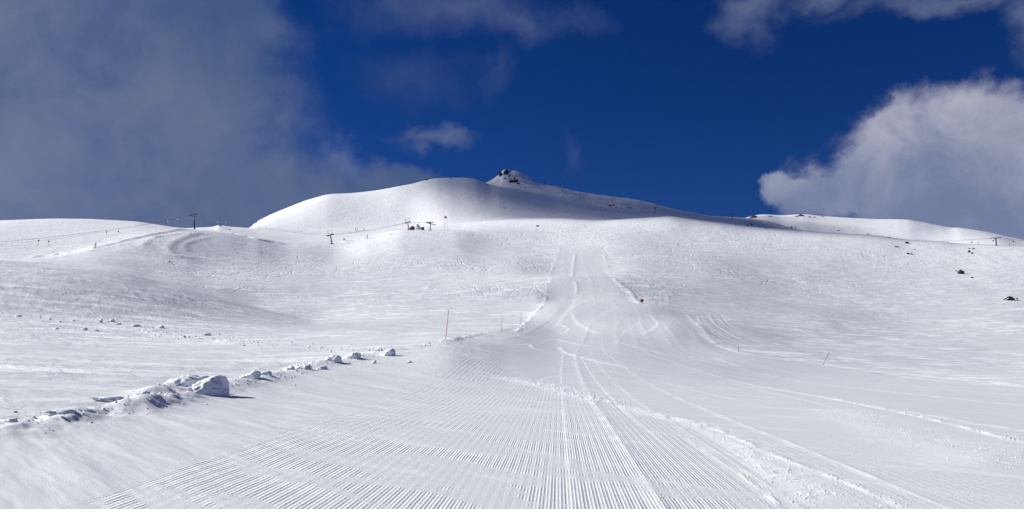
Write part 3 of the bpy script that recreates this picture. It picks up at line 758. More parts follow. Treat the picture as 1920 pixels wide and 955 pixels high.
rock(978,351,3,1.8,"small pale-edged boulder beside the lone boulder under the summit", ROCK_D, PK, dmin=1100)
for i, (x, y) in enumerate([(944.5,345.5),(950.5,345.2),(955.3,346),(959.5,347.2),(965,347.8),(980,347.5)]):
    rock(x, y, 2.0, 1.2, "%s tiny stone in the scattered row under the summit crags" % ("first second third fourth fifth sixth".split()[i] + " from the left"), ROCK_D, "tiny stones under the summit", dmin=1090)
rock(801,338,9,4,"dark rock lip on the left end of the rounded west summit", ROCK_D, None, rz=R(15), dmin=700)
rock(820,332.6,9,2.2,"low brown rock rib on top of the rounded west summit", ROCK_B, None, dmin=700)
rock(845,335,5,1.6,"small brown rock on the crest right of the west summit", ROCK_B, None, dmin=700)
RM = "dark rocks on the shaded ridge"
rock(1144,387,5,4,"leftmost dark rock of the cluster on the shaded ridge", ROCK_D, RM, rz=R(-12), dmin=800)
rock(1150,386,5,4,"peaked dark rock in the middle of the cluster on the shaded ridge", ROCK_D, RM, dmin=800)
rock(1156,389.5,5,2.6,"flat dark rock sloping right in the cluster on the shaded ridge", ROCK_D, RM, rz=R(25), dmin=800)
rock(1165,391.5,4,2,"outlying dark rock right of the cluster on the shaded ridge", ROCK_D, RM, rz=R(20), dmin=800)
rock(1177,390,4,2,"small dark rock beside a stake on the shaded ridge", ROCK_D, RM, dmin=800)
rock(1183,391,4,2.5,"small dark rock at the foot of a stake on the shaded ridge", ROCK_D, RM, dmin=800)
rock(1129,406,5,1.6,"small brown rock at the lower edge of the mountain shadow", ROCK_B, None, dmin=620)
rock(1008,424.5,7,3.4,"lone dark boulder on the sunny slope below the mountain", ROCK_D, None)
rock(945,391,5,2,"greenish brown rock poking out at the edge of the mountain shadow", ROCK_B, None, dmin=620)
BR = "brown crags on the right back ridge"
rock(1413,409,14,6,"long brown crag slanting on the left end of the back ridge", ROCK_B, BR, rz=R(-20), dmin=1440)
rock(1444,406.5,8,1.8,"thin brown rib right of the long slanting crag", ROCK_B, BR, dmin=1440)
rock(1494,406.6,6,3,"left brown crag on top of the back ridge", ROCK_B, BR, dmin=1440)
rock(1502,405.4,12,4,"biggest brown crag on top of the back ridge", ROCK_B, BR, rz=R(12), dmin=1440)
rock(1518,407.3,7,1.6,"low brown rock right of the biggest crag on the back ridge", ROCK_B, BR, dmin=1440)
rock(1527,407.5,5,1.4,"smallest brown rock at the right end of the crags on the back ridge", ROCK_B, BR, dmin=1440)
rock(1542,407.2,7,1.2,"faint thin brown rock rib on the back ridge crest", ROCK_B, BR, dmin=1440)
DR = "dark rocks at the foot of the shaded slope"
rock(1401,424,5,2.6,"left dark rock of the pair with snow between, at the shadow edge", ROCK_D, DR, dmin=480)
rock(1409,421.8,6,3.6,"right dark rock of the pair with snow between, at the shadow edge", ROCK_D, DR, rz=R(25), dmin=480)
rock(1436,428.5,6,2.6,"squat dark rock where the shadow meets the sunny slope", ROCK_D, DR, dmin=480)
rock(1484,427.5,5,3,"left dark rock of the two in the hollow under the back ridge", ROCK_D, DR, dmin=480)
rock(1491,427,5,2,"right dark rock of the two in the hollow under the back ridge", ROCK_D, DR, dmin=480)
rock(1571,433,5,1.6,"tiny dark rock on the crest below the back ridge", ROCK_D, None, dmin=480)
rock(1628,439.5,6,1.4,"thin dark rock on the crest in the middle of the right slope", ROCK_D, None, dmin=480)
rock(1667,445,6,1.6,"thin dark rock further right along the same crest", ROCK_D, None, dmin=480)
SR = "brown boulders on the right slope"
rock(1701,457,7,4.5,"reddish brown boulder half buried in snow, uppermost of its cluster", ROCK_B, SR)
rock(1681,463.5,7,3,"flat grey brown boulder left of the uppermost one", ROCK_B, SR)
rock(1702,476,6,3,"small snow-capped boulder low in the cluster", ROCK_B, SR)
rock(1709,477,4,3,"narrow snow-capped boulder beside another low in the cluster", ROCK_B, SR)
rock(1715,468,3,2,"pebble-sized dark stone alone between boulder clusters", ROCK_D, SR)
rock(1817,466.5,4,1.6,"left small stone of two high on the far right slope", ROCK_D, SR)
rock(1825,466.8,6,2.2,"right small stone of two high on the far right slope", ROCK_B, SR)
rock(1817.5,473.5,5,4.5,"pointed dark red boulder under the two small stones", ROCK_B, SR)
rock(1823,476,5,2.4,"low dark red boulder touching the pointed one", ROCK_B, SR, rz=R(20))
rock(1802,513,12,9,"round brown boulder with snow piled on its left side", ROCK_B, SR)
rock(1793,508.5,3,1.8,"tiny brown stone just left of the round boulder", ROCK_B, SR)
rock(1822.5,521.3,5,3,"small greenish stone below the round boulder", ROCK_B, SR)
rock(1892,563,19,8,"large dark humped boulder near the right edge of the picture", ROCK_D, SR, sink=0.6)
rock(1907,562,3,4,"small dark stone leaning on the right end of the large humped boulder", ROCK_D, SR)
LR = "rocks at the left foot of the dome"
rock(480,418.5,5,3.5,"brown rock upper left on the foot of the snowy dome", ROCK_B, LR, dmin=700)
rock(472.5,424,6,2.6,"dark rock at the lowest left corner of the snowy dome", ROCK_D, LR, dmin=700)
rock(494,413,3,1.6,"tiny brown rock on the outline of the snowy dome", ROCK_B, LR, dmin=700)
rock(413,424,5,3,"brown rock on the little snow crest right of the tall lift tower", ROCK_B, None, dmin=470)
rock(430,430.5,6,1.5,"flat brown rock under the snow crest right of the tall lift tower", ROCK_B, None, dmin=470)

# ------------------------------------------------------------------ snow blocks thrown up by the groomer
def block(x, y, w, h, label, group, seed, depth=0.8, rz=0.0, sub=3, sink=0.3, rough=0.42):
    X, Y, s = px_size(x, y)
    sx, sz = w * s * 0.42, h * s * 0.75
    bm = bmesh.new(); bmesh.ops.create_icosphere(bm, subdivisions=sub + 1, radius=1.0)
    rs = random.Random(seed); of = Vector((rs.random() * 40, rs.random() * 40, rs.random() * 40)); tail = rs.uniform(1.1, 1.9)
    for v in bm.verts:
        p_ = v.co.copy()
        x_ = p_.x * (tail if p_.x < 0 else 0.75); y_ = p_.y
        z_ = p_.z * (1 - 0.55 * max(0, -p_.x)) if p_.z > 0 else p_.z * 0.6
        if p_.z > 0 and p_.x > 0: x_ += 0.22 * p_.z                      # crest leans over the lee side
        q_ = Vector((x_, y_, z_)) * 1.1 + of
        n_ = mnoise.fractal(q_, 0.9, 2.1, 5) * rough * 0.55 + (mnoise.cell(q_ * 1.9) - 0.5) * 0.28 * rough
        k_ = 1 + n_
        v.co = Vector((x_ * sx * k_, y_ * sx * depth * k_, z_ * sz * k_))
    me = bpy.data.meshes.new("snow_block"); bm.to_mesh(me); bm.free()
    o = link("snow_block", me, SNOW, None, smooth=True)
    o.location = (X, Y, gz(X, Y) - sz * 0.08); o.rotation_euler = (0, R(5), rz)
    tag(o, label, "snow block", group)
    return o
BG = "snow blocks along the left edge of the run"
block(400,741,80,50,"largest snow block on the ridge, throwing a broad dark blue shadow", BG, 11, 0.8, 0.4, sub=4, rough=0.24)
block(358,734,84,26,"long rounded snow drift block joined to the left of the largest block", BG, 12, 0.8, 0.2, sub=4)
block(476,716,34,18,"low snow block just right of the largest, with a short shadow", BG, 13)
block(500,713,26,11,"small crumbly snow block right of the low one", BG, 14)
block(606,694,24,10,"low snow block at the near end of the row of four shadowed blocks", BG, 15)
block(628,684,34,20,"second snow block in the row of four, with a sharp dark shadow", BG, 16)
block(664,677,32,18,"third snow block in the row of four, rounded on its left", BG, 17)
block(730,669,36,19,"farthest big snow block, dark face turned to the run", BG, 18)
block(712,662,18,8,"small snow block behind the farthest big one", BG, 19)
block(702,683,10,9,"small bright pointed snow lump lying alone on the run", BG, 20, sub=2)
block(768,681,13,6,"small flat snow lump lying alone beyond the pointed one", BG, 21, sub=2)
block(575,697,26,12,"rounded white snow block left of the row of four", BG, 22)
block(545,700,22,9,"small rounded snow block at the start of the white stretch of ridge", BG, 23)
block(215,763,56,10,"flat broken crust slab on the ridge near the left edge", BG, 24, 0.6)
block(120,789,54,9,"wind carved crust slab near the left border with a curling lip", BG, 25, 0.6, 0.3)
block(20,806,30,9,"leftmost crust slab of the ridge, steep on its left", BG, 26, 0.6)
block(270,762,26,9,"small broken slab right of the flat crust slab", BG, 27)
LG = "snow lumps scattered on the left field"
lumps = [(189,606,11,12,"brightest upright snow lump on the left field"),(209,606,20,10,"round snow lump touching the brightest upright one"),
 (222,610,14,6,"low grey snow lump right of the round one"),(255,614,24,7,"long low snow lump in the middle of the field row"),
 (302,615,20,9,"pointed snow lump with a tail, right in the field row"),(160,620,14,8,"nearer white snow lump below the field row"),
 (182,622,12,5,"flat snow lump right of the nearer white one"),(94,601,7,7,"small dark-sided snow lump at the left of the field row"),
 (112,606,9,4,"flat lump between the dark-sided one and the bright one"),(138,604,9,4,"small flat lump left of the brightest lump"),
 (388,630,22,9,"jagged grey snow lump far right of the field row"),(345,635,10,6,"left small lump of a pair before the jagged one"),
 (333,637,8,4,"tiny lump at the very left of that pair"),(411,629,5,5,"tiny bright lump just right of the jagged one"),
 (436,634,5,5,"tiny dark-sided lump further right of the jagged one"),(106,619,10,5,"lone near lump left of the white one"),
 (458,650,8,4,"flat bright lump between field row and ridge"),(35,594,14,5,"leftmost low lump on the left field"),
 (620,664,8,4,"bright crumb left of the rubble line"),(455,642,6,3,"small crumb in the rubble line"),(475,644,7,3,"double crumb in the rubble line"),
 (317,492,9,6,"small snow cone on the far bank under the lift track")]
for i, (x, y, w, h, lb) in enumerate(lumps):
    block(x, y, w * 0.85, h * 0.75, lb, LG, 200 + i, sub=2 if w < 15 else 3)

# ------------------------------------------------------------------ marker poles
def pole(x, y, hpx, r, mat, label, group, lean=0.0, dmin=3.0, lean_y=0.0, disc=False, hm=None):
    X, Y, s = px_size(x, y, dmin); L = hm or hpx * s
    t = empty("marker_pole", (X, Y, gz(X, Y) - 0.05), 0, label, "marker pole", group)
    t.rotation_euler = (lean_y, lean, 0)
    MB().tube((0, 0, -0.2), (0, 0, L + 0.05), r, r * 0.85, 8).build("pole", mat, t, True)
    MB().tube((0, 0, L + 0.05), (0, 0, L + 0.05 + r * 1.6), r * 1.15, r * 0.9, 8).build("cap", mat, t, True)
    return t
PG = "red marker poles along the left edge of the run"
pole(835.5,640,53,0.022,REDP,"nearest and tallest red marker pole, leaning slightly right",PG,R(5))
pole(940.5,622,22,0.032,REDP,"second red marker pole up the left edge of the run",PG,R(2))
pole(976.5,608,21,0.030,REDP,"third red marker pole, in front of the white spill patch",PG,R(1))
pole(1026.5,549,20,0.035,REDP,"faint far red marker pole where the run starts to climb",PG,R(-1))
RG = "marker poles along the right edge of the run"
pole(1385,661,13,0.03,ORP,"short upright orange pole at the inner bend of the right edge",RG)
pole(1543,685,25,0.028,REDP,"brown red pole leaning strongly right on the right edge",RG,R(28))
pole(1130,468,5,0.07,DARKST,"tiny dark marker at the top right corner of the groomed run",RG)
def disc_marker(x, y, label):
    X, Y, s = px_size(x, y)
    t = empty("disc_marker", (X, Y, gz(X, Y)), 0, label, "piste marker")
    MB().tube((0, 0, -0.2), (0, 0, 1.0), 0.03, 0.03, 8).build("post", GREYP, t, True)
    d = MB().tube((0, -0.03, 1.15), (0, 0.03, 1.15), 0.42, 0.42, 20).build("disc", REDP, t)
    MB().tube((0, -0.034, 1.15), (0, -0.05, 1.15), 0.2, 0.2, 16).build("disc_centre", DARKST, t)
    return t
disc_marker(1204, 573, "small round red piste marker standing right of the groomed run")
SG = "thin stakes on the far slopes"
for x, y, h, lb in [(1206.5,399,15,"tallest thin stake left of the middle chairlift tower"),(1202,398,8,"short stake paired with the tallest thin stake"),
                    (1182.5,391,6,"thin stake above the outlying ridge rocks"),(1260.5,405,5,"stake on the lit hollow right of the chairlift tower"),(1264.5,404,4,"shorter stake beside the one in the lit hollow"),
                    (1425.5,417,6,"stake on the shaded slope below the slanting brown crag"),(1460.5,425,9,"tall thin stake further down the shaded slope"),(1516.5,430.5,5,"short stake in the hollow under the back ridge")]:
    pole(x, y, h, 0.16, GREYP, lb, SG, dmin=480)
FG = "small stakes on the flat by the drag lift"
for x, y, h, lb in [(486.5,432,5,"left stake near the foot of the dome"),(498.5,431,4,"second stake near the foot of the dome"),(553,437,3,"left of two tiny stakes left of the frame-topped tower"),(566,436,4,"right of two tiny stakes left of the frame-topped tower"),
                    (655,437,3,"tiny stake below the pair of standing skiers"),(1784,461,3,"tiny stake left of the back ridge tower"),(1835,459,5,"short stake just left of the back ridge tower"),(1893,462,5,"left stake of two right of the back ridge tower"),(1901,463,4,"right stake of two right of the back ridge tower")]:
    pole(x, y, h, 0.09, GREYP, lb, FG, dmin=330)

# ------------------------------------------------------------------ drag lift towers
def lift_tower(x, y, hpx, label, name="lift_tower", lean=0.0, group=None, rz=0.0, frame=True, mast_r=0.30, arm=1.6, dmin=300, mat=None, hm=None, wide=1.0, loc=None):
    mat = mat or STEEL
    if loc is None:
        X, Y, s = px_size(x, y, dmin); Hm = hm or hpx * s
    else: X, Y = loc; Hm = hm
    top = Hm * (0.70 if frame else 0.93)
    t = empty(name, (X, Y, gz(X, Y) - 0.3), rz, label, "lift tower", group)
    t.rotation_euler = (0, lean, rz)
    MB().tube((0, 0, -0.5), (0, 0, top + 0.2), mast_r, mast_r * 0.75, 12).build("mast", mat, t, True)
    MB().box((0, 0, 0.25), (1.5, 1.5, 0.6)).build("footing", GREYP, t)
    MB().box((0, 0, top), (arm * 2, 0.34, 0.34)).tube((-arm * .5, 0, top), (0, 0, top - 0.9), 0.09).tube((arm * .5, 0, top), (0, 0, top - 0.9), 0.09).build("crossarm", mat, t)
    for sx in (-1, 1):
        m = MB(); m.box((sx * arm, 0, top + 0.05), (0.22 * wide, 1.9, 0.22)).box((sx * arm, 0, top - 0.15), (0.5 * wide, 2.1, 0.12))
        b_ = m.build("sheave_beam", DARKST, t)
        for k in (-0.78, -0.26, 0.26, 0.78):
            MB().tube((sx * arm - 0.09, k, top - 0.25), (sx * arm + 0.09, k, top - 0.25), 0.22, 0.22, 14).build("sheave", DARKST, b_, True)
    if frame:
        m = MB(); z1, z2 = top + 0.1, Hm
        for a, c in (((-0.75, 0, z1), (-1.5, 0, z2)), ((0.75, 0, z1), (1.5, 0, z2)), ((-1.6, 0, z2), (1.6, 0, z2)), ((-1.1, 0, (z1 + z2) / 2), (-1.1, 0, (z1 + z2) / 2 + .01))):
            m.tube(a, c, 0.075, 0.075, 8)
        m.build("work_frame", mat, t)
    m = MB(); lx = mast_r + 0.25
    for sx in (-0.2, 0.2): m.tube((lx, sx, 0.5), (lx - 0.05, sx, top), 0.03, 0.03, 6)
    for k in range(int(top / 0.5) - 1): m.tube((lx, -0.2, 0.8 + k * 0.5), (lx, 0.2, 0.8 + k * 0.5), 0.02, 0.02, 6)
    m.build("ladder", mat, t)
    t['_arm'] = arm; t['_top'] = top
    bpy.context.view_layer.update()
    return t
def arm_pt(t, sx):
    M = Matrix.Translation(t.location) @ t.rotation_euler.to_matrix().to_4x4()
    return M @ Vector((sx * t['_arm'], 0, t['_top'] - 0.0))
DG = "towers of the drag lift"
def dirz(a, c):
    X0, Y0 = hit(*a, 300); X1, Y1 = hit(*c, 300); return math.atan2(-(X1 - X0), (Y1 - Y0))
TW1 = lift_tower(365,430,40,"tall leaning grey drag lift tower standing alone on the crest against the cloud",lean=R(-9),group=DG,rz=R(-22),mat=DARKST,arm=1.9,mast_r=0.42)
TW2 = lift_tower(622,457.5,27,"leaning lift tower with a white frame on top, beside the lift track in the hollow",lean=R(-11),group=DG,rz=R(-20))
TW3 = lift_tower(766,432,23,"leaning lift tower just left of the small brown hut",lean=R(-8),group=DG,rz=R(-20))
TW4 = lift_tower(806.5,433,18,"straight end tower of the drag lift with a slanting wooden platform",group=DG,frame=False)
pm = MB(); pm.box((0.6, -0.6, TW4['_top'] - 1.1), (5.6, 1.2, 0.22), (0, R(14), 0)).box((-0.2, -0.6, TW4['_top'] - 0.6), (0.5, 0.5, 0.8))
pm.build("platform", LOG, TW4)
def cable(pts, r, label, name="lift_cable", sag=0.0, group=None, n=14):
    m = MB(); P = []
    for a, c in zip(pts[:-1], pts[1:]):
        a = Vector(a); c = Vector(c)
        sg = sag * (a - c).length / 100
        for k in range(n):
            t = k / n; p = a.lerp(c, t); p.z -= 4 * sg * t * (1 - t); P.append(p)
    P.append(Vector(pts[-1]))
    for a, c in zip(P[:-1], P[1:]): m.tube(a, c, r, r, 6)
    o = m.build(name, CABLE); tag(o, label, "cable", group)
    return P
def far_pt(x, y, d):
    az, te = pray(x, y); return Vector((d * math.sin(az), d * math.cos(az), EYE + d * float(te)))
s1 = far_pt(-230, 470, 335); s2 = far_pt(-260, 478, 340)
CA = cable([s1, arm_pt(TW1, -1), arm_pt(TW2, -1), arm_pt(TW3, -1), arm_pt(TW4, -1)], 0.055, "upper dark cable of the drag lift running down left from the tall tower", sag=1.2, group="cables of the drag lift")
CB = cable([s2, arm_pt(TW1, 1), arm_pt(TW2, 1), arm_pt(TW3, 1), arm_pt(TW4, 1)], 0.03, "thin second cable of the drag lift right of the towers", sag=1.5, group="cables of the drag lift")
def at_screen_x(P, x):
    az = float(pray(x, 430)[0])
    for a, c in zip(P[:-1], P[1:]):
        za, zc = math.atan2(a.x, a.y), math.atan2(c.x, c.y)
        if min(za, zc) <= az <= max(za, zc):
            return a.lerp(c, (az - za) / (zc - za + 1e-12))
    return min(P, key=lambda p: abs(math.atan2(p.x, p.y) - az))
def tbar(P, x, label, drop=1.6, mat=DARKST):
    p = at_screen_x(P, x)
    t = empty("t_bar", p, 0, label, "T-bar hanger", "T-bars hanging from the drag lift cable")
    MB().tube((0, 0, 0), (0, 0, -0.9), 0.04, 0.04, 6).build("clamp", mat, t)
    MB().tube((-0.2, 0, -0.9), (0.2, 0, -0.9), 0.34, 0.34, 14).build("spring_box", mat, t, True)
    MB().tube((0, 0, -1.2), (0, 0, -1.2 - drop), 0.045, 0.045, 6).build("rod", GREYP, t)
    MB().tube((-0.45, 0, -1.2 - drop), (0.45, 0, -1.2 - drop), 0.055, 0.055, 8).build("crossbar", mat, t)
    return t
TB = ["leftmost dark T-bar hanging low before the left hill", "second dark T-bar before the left hill", "third dark T-bar, near the left hill's skyline", "fourth dark T-bar, near the left hill's skyline",
      "pale T-bar against the cloud, farther left of the tall tower", "pale T-bar against the cloud, closer to the tall tower", "first pale T-bar right of the tall tower", "second pale T-bar right of the tall tower"]
for i, (x, dr, P, mt) in enumerate([(74, 1.6, CA, DARKST), (93, 1.6, CB, DARKST), (200, 1.4, CA, DARKST), (222, 1.6, CB, DARKST), (314, 1.8, CA, WHITEM), (332, 1.4, CB, WHITEM), (407, 1.8, CA, WHITEM), (423, 1.6, CB, WHITEM)]):
    tbar(P, x, TB[i], dr, mt)

# ------------------------------------------------------------------ chairlifts
CG = "towers of the mountain chairlift"
def chair_tower(x, y, hpx, label, dmin, group=CG, rz=R(-60), hm=None):
    t = lift_tower(x, y, hpx, label, frame=False, mast_r=0.45, arm=2.6, dmin=dmin, group=group, rz=rz, hm=hm, wide=1.6)
    return t
CT0 = chair_tower(1020, 347.5, 8, "topmost chairlift tower, on the skyline right of the summit", 1150)
CT1 = chair_tower(1055, 358, 11.5, "second chairlift tower, on the skyline ridge below the summit", 1100)
CT2 = chair_tower(1228.5, 400, 12, "middle chairlift tower in the lit patch of the shaded ridge", 960)
CT3 = chair_tower(1373, 410.5, 11, "lowest chairlift tower, against the blue sky left of the brown crag", 960)
e0 = Vector(hit(1300, 470, 500) + (0,)); 
end_pt = far_pt(1440, 424, 1150)
LC0 = cable([arm_pt(CT0, -1), arm_pt(CT1, -1), arm_pt(CT2, -1), arm_pt(CT3, -1), end_pt], 0.05, "thin cable of the mountain chairlift on its uphill side", sag=2.0, group="cables of the mountain chairlift")
LC1 = cable([arm_pt(CT0, 1), arm_pt(CT1, 1), arm_pt(CT2, 1), arm_pt(CT3, 1), end_pt + Vector((5, 0, 0))], 0.05, "thin cable of the mountain chairlift on its downhill side", sag=3.6, group="cables of the mountain chairlift")
def make_chair():
    t = empty("lift_chair", (0, 0, 0))
    MB().tube((0, 0, 0), (0, 0, -1.6), 0.06, 0.06, 6).tube((0, 0, -1.6), (0, 0.5, -2.0), 0.06, 0.06, 6).build("hanger_arm", DARKST, t)
    m = MB(); m.tube((-1.0, 0.5, -2.0), (1.0, 0.5, -2.0), 0.06, 0.06, 8)
    for sx in (-1.0, 1.0): m.tube((sx, 0.5, -2.0), (sx, 0.55, -3.1), 0.05, 0.05, 6)
    m.build("chair_frame", DARKST, t)
    MB().box((0, 0.2, -3.1), (2.1, 0.75, 0.16)).build("seat", BLACKC, t)
    MB().box((0, 0.58, -2.65), (2.1, 0.14, 0.85), (R(-10), 0, 0)).build("backrest", BLACKC, t)
    MB().tube((-0.9, -0.25, -2.75), (0.9, -0.25, -2.75), 0.04, 0.04, 6).tube((-0.9, -0.25, -2.75), (-0.95, 0.5, -2.5), 0.04, 0.04, 6).tube((0.9, -0.25, -2.75), (0.95, 0.5, -2.5), 0.04, 0.04, 6).build("safety_bar", DARKST, t)
    return t
chair0 = make_chair(); first = [True]
def place_chair(P, x, label, group, rz, z=0.0):
    o = chair0 if first[0] else copy_tree(chair0)
    first[0] = False
    p = at_screen_x(P, x); o.location = p + Vector((0, 0, z)); o.rotation_euler = (0, 0, rz)
    tag(o, label, "lift chair", group)
    return o
GC = "chairs of the mountain chairlift"
for x, P, lb in [(1033, LC0, "chair against the sky between the two topmost chairlift towers, left one"), (1050, LC1, "chair against the sky touching the second chairlift tower's left side"),
                 (1072, LC0, "chair on the skyline just right of the second chairlift tower"), (1090, LC1, "first chair below the skyline, down the shaded ridge"),
                 (1115, LC1, "second chair down the shaded ridge below the skyline"), (1133, LC1, "chair just left of the rock cluster on the shaded ridge"),
                 (1167, LC0, "chair on the skyline above the rock cluster"), (1180, LC1, "chair above the outlying ridge rocks"), (1213, LC1, "chair just left of the middle chairlift tower"),
                 (1237, LC1, "chair just right of the middle chairlift tower"), (1267, LC1, "chair in the lit patch, second right of the middle tower"),
                 (1293, LC0, "chair at the skyline where the lit patch ends"), (1325, LC0, "chair against the blue sky, farther left of the lowest tower"),
                 (1353, LC0, "chair against the blue sky, closer left of the lowest tower"), (1386, LC0, "chair just right of the lowest chairlift tower")]:
    place_chair(P, x, lb, GC, R(60))
BGp = "towers of the back ridge chairlift"
BT1 = lift_tower(1868, 460.5, 14.5, "cross-shaped chairlift tower before the back ridge at the far right", frame=False, mast_r=0.42, arm=2.6, dmin=470, group=None, rz=R(-25), wide=1.4)
bt = Vector(BT1.location); ap = arm_pt(BT1, -1); aq = arm_pt(BT1, 1)
dB = math.hypot(bt.x, bt.y)
BL0 = cable([far_pt(1700, 452, dB + 60), ap, far_pt(1990, 455, dB + 10)], 0.04, "thin cable of the back ridge chairlift, left strand", sag=1.0, group="cables of the back ridge chairlift")
BL1 = cable([far_pt(1705, 454, dB + 65), aq, far_pt(1995, 457, dB + 15)], 0.04, "thin cable of the back ridge chairlift, right strand", sag=1.0, group="cables of the back ridge chairlift")
for x, P, lb in [(1777, BL0, "leftmost chair of the back ridge chairlift"), (1820.5, BL1, "second chair of the back ridge chairlift"), (1861, BL0, "chair close beside the cross-shaped tower"), (1899, BL1, "chair right of the cross-shaped tower")]:
    c = place_chair(P, x, lb, "chairs of the back ridge chairlift", R(25)); c.scale = (0.6,) * 3

# ------------------------------------------------------------------ hut, shed, flag and snow heap by the lift
def hut(x, y, wpx, label):
    X, Y, s = px_size(x, y, 300); w = wpx * s; d = w * 0.9; h = w * 0.55; rh = w * 0.42; ov = w * 0.22
    t = empty("log_hut", (X, Y, gz(X, Y) - 0.1), R(25), label, "hut")
    m = MB(); n = 9
    for k in range(n):
        zz = (k + 0.5) * h / n; rr = h / n * 0.56
        for sy in (-1, 1): m.tube((-w / 2 - .12, sy * d / 2, zz), (w / 2 + .12, sy * d / 2, zz), rr, rr, 8)
        for sx in (-1, 1): m.tube((sx * w / 2, -d / 2 - .12, zz + rr * .3), (sx * w / 2, d / 2 + .12, zz + rr * .3), rr, rr, 8)
    m.box((0, 0, h / 2), (w - .1, d - .1, h - .02)).prism([(-w / 2, h), (w / 2, h), (0, h + rh)], -d / 2 + .02, d / 2 - .02)
    m.build("wall", LOG, t)
    rf = MB(); 
    for sx in (-1, 1):
        a = math.atan2(rh, w / 2); L = math.hypot(w / 2, rh) + ov
        rf.box((sx * (w / 2 + ov * math.cos(a)) / 2, 0, h + rh / 2 + .14 - ov * math.sin(a) / 2), (L, d + .9, 0.16), (0, sx * a, 0))
    rf.build("roof", ROOFR, t)
    dr = MB().box((w * .18, -d / 2 - .15, 0.85), (w * .24, .1, 1.65)).build("door", TAN, t)
    MB().ball((w * .11, -d / 2 - .23, 0.85), 0.05, 8).build("door_handle", DARKST, dr)
    wi = MB().box((-w * .2, -d / 2 - .14, 1.15), (w * .22, .06, .6)).build("window", GLASS, t)
    m = MB()
    for z_ in (0.82, 1.48): m.box((-w * .2, -d / 2 - .17, z_), (w * .28, .1, .08))
    for x_ in (-w * .33, -w * .07): m.box((x_, -d / 2 - .17, 1.15), (.08, .1, .58))
    m.build("window_frame", WHITEM, wi)
    return t
hut(772.5, 432, 7.5, "little brown log hut with a red brown gable roof beside the lift tower")
def shed(x, y, wpx, label):
    X, Y, s = px_size(x, y, 300); w = wpx * s; d = w * 0.9; h = w * 0.85
    t = empty("wooden_shed", (X, Y, gz(X, Y) - 0.1), R(15), label, "shed")
    m = MB(); m.box((0, 0, h / 2), (w, d, h))
    for k in range(7): m.box((-w / 2 + (k + .5) * w / 7, -d / 2 - .02, h / 2), (w / 7 - .04, .06, h - .04))
    m.build("wall", TAN, t)
    MB().box((0, 0, h + .12), (w + .35, d + .45, .14), (R(7), R(-4), 0)).build("roof", ROOFR, t)
    MB().box((w * .14, -d / 2 - .09, h * .4), (w * .3, .06, h * .75)).build("door", LOG, t)
    MB().tube((w * .45, d * .3, h), (w * .5, d * .3, h + .9), .07, .07, 8).build("stove_pipe", DARKST, t, True)
    return t
shed(792, 432.3, 6, "small tan plank shed with a stove pipe, right of the log hut")
X, Y, s = px_size(783, 430.8, 470)
me = rock_mesh(501, 2.3, 2.0, 3.0, 4, 0.25, "snow_heap")
for v in me.vertices:
    k = max(0.0, v.co.z) / 2.6
    v.co.x *= 1 - 0.55 * k; v.co.y *= 1 - 0.5 * k
o = link("snow_heap", me, SNOW, None, True); o.location = (X, Y, gz(X, Y) + 1.2)
tag(o, "pointed white snow heap standing between the log hut and the plank shed", "snow heap")
X, Y, s = px_size(833, 433, 300)
t = empty("flagpole", (X, Y, gz(X, Y)), 0, "tall thin flagpole flying a small red flag right of the drag lift", "flagpole")
Hf = 28 * s
MB().tube((0, 0, -.2), (0, 0, Hf), .07, .05, 8).build("pole", ORP, t, True)
bm = bmesh.new(); n = 10
vs = [[bm.verts.new((0.05 + i * 1.3 / n, 0.14 * math.sin(i * .9), Hf - .1 - j * 1.15 - 0.25 * (i / n) ** 2)) for i in range(n + 1)] for j in (0, 1)]
for i in range(n): bm.faces.new((vs[0][i], vs[0][i + 1], vs[1][i + 1], vs[1][i]))
bmesh.ops.solidify(bm, geom=bm.faces[:], thickness=0.03)
me = bpy.data.meshes.new("flag"); bm.to_mesh(me); bm.free(); link("flag", me, REDC, t, True)
X, Y, s = px_size(838, 433, 300)
t = empty("thin_mast", (X, Y, gz(X, Y)), 0, "paler bare mast just right of the flagpole", "mast")
MB().tube((0, 0, -.2), (0, 0, 24 * s), .05, .04, 8).build("pole", GREYP, t, True)
MB().ball((0, 0, 24 * s), .09, 8).build("finial", GREYP, t, True)

